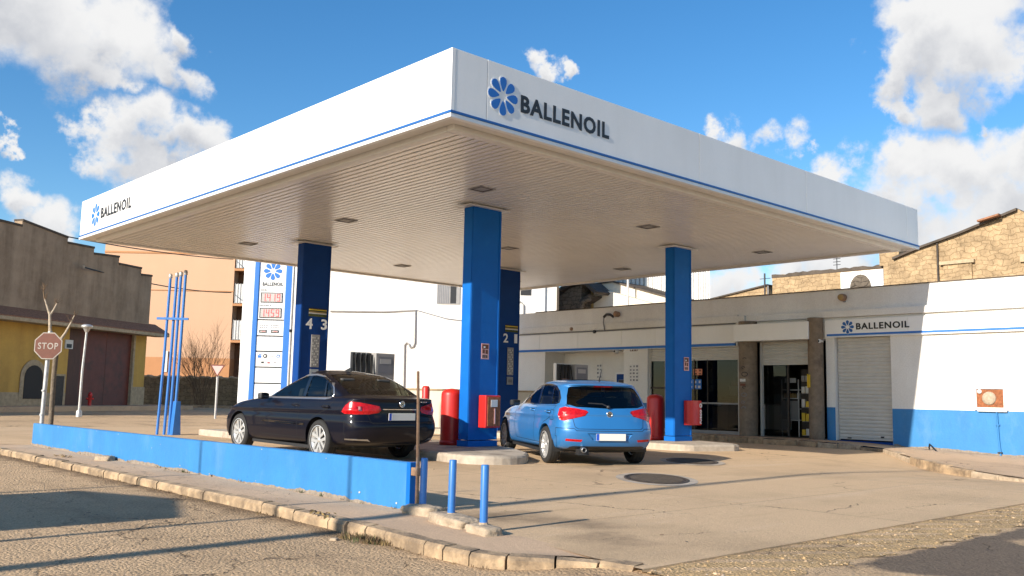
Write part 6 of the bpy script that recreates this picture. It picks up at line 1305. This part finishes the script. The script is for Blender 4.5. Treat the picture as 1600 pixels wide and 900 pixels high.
for k in range(46): tuft(b, 4.50+R_.gauss(0, .05), 6.62+R_.gauss(0, .16), -.1, 14, .065, R_.choice(['weed', 'twig', 'dry_plant', 'twig']), .06)
for k in range(12): tuft(b, 5.49, R_.choice([8.2, 9.0, 9.4, 12.6, 15.9]), -.005, 6, .06, 'weed', .03)
o = stuff(b.build('weeds', fixn=False)); o['label'] = 'dry weeds and grass tufts along the kerb and the foot of the low wall'
b = MB()
for k in range(300):
    x, y = R_.uniform(1.2, 9), R_.uniform(3, 15)
    if 4.5 < x < 5.7 or x > 5.7 and R_.random() < .6: 
        if y < 7.3 or x > 5.5: continue
    z = road_z(x, y)+.004 if x < 4.5 else .006; a = R_.uniform(0, 3.14); l = R_.uniform(.01, .06); b.tube([(x, y, z), (x+math.cos(a)*l*.5, y+math.sin(a)*l*.5, z+R_.uniform(0, .008)), (x+math.cos(a+.4)*l, y+math.sin(a+.4)*l, z)], R_.uniform(.0012, .003), R_.choice(['twig', 'ink', 'dry_plant']), 4)
o = stuff(b.build('litter')); o['label'] = 'scattered twigs and dry stalks on the street and pavement'
def leafclump(name, x, y, z, l, label):
    b = MB()
    for k in range(26):
        a = R_.uniform(0, 6.28); q = R_.uniform(0, l); c = Vector((x+math.cos(a)*q*.5, y+math.sin(a)*q*1.6, z+R_.uniform(0, .035))); s = R_.uniform(.012, .035); u = Vector((R_.uniform(-1, 1), R_.uniform(-1, 1), R_.uniform(-.5, .5))).normalized()*s; v = u.orthogonal().normalized()*s*.5
        b.add([c-u, c+v, c+u, c-v], [(0, 1, 2, 3)], R_.choice(['dry_plant', 'twig', 'tan']))
    return tag(b.build(name, fixn=False), label, 'dead leaves')
leafclump('dead_leaves', 4.62, 7.55, .004, .14, 'clump of dead brown leaves on the kerb edge below the low wall')
leafclump('dead_leaves', 5.0, 16.2, .005, .2, 'clump of dead leaves on the pavement near the stop sign')
boulder('loose_stone', 5.36, 15.3, .10, .16, .07, .4, 'flat pale loose stone at the far foot of the low wall', 21.0)
boulder('loose_stone', 4.30, 6.80, .028, .034, .022, .4, 'small white pebble beside the weeds at the kerb', 25.0).location.z = -.1
for (x, y, h, r, nm, lb) in ((-9.0, 6.35, 11.6, .105, 'lamp_post', 'tall slim lamp post across the street behind the photographer'), (-4.2, 7.88, 4.75, .05, 'sign_post', 'sign post across the street nearest the photographer'), (-4.4, 11.55, 4.75, .05, 'sign_post', 'second sign post across the street')):
    t = thing(nm, (x, y, -.1), lb, 'post')
    b = MB(); b.tube([(x, y, -.15), (x, y, h*.5), (x, y, h)], [r*1.25, r, r*.35], 'galv', 10); b.build('pole', t)
    b = MB(); b.lathe([(r*3, 0), (r*3, .03), (0, .03)], (x, y, -.1), 'galv', 12); b.build('base_plate', t)
t = thing('street_house', (-7, 10.5, -.1), 'plain house across the street to the left of the photographer', 'house')
b = MB(); b.box(-13, -3.4, 8.55, 11.2, -.2, 2.85, 'plaster'); b.build('wall', t)
b = MB(); b.prism([(-13.2, 8.4, 2.851), (-13.2, 11.35, 2.851), (-13.2, 9.9, 3.1)], (9.9, 0, 0), 'tile'); b.build('roof', t)
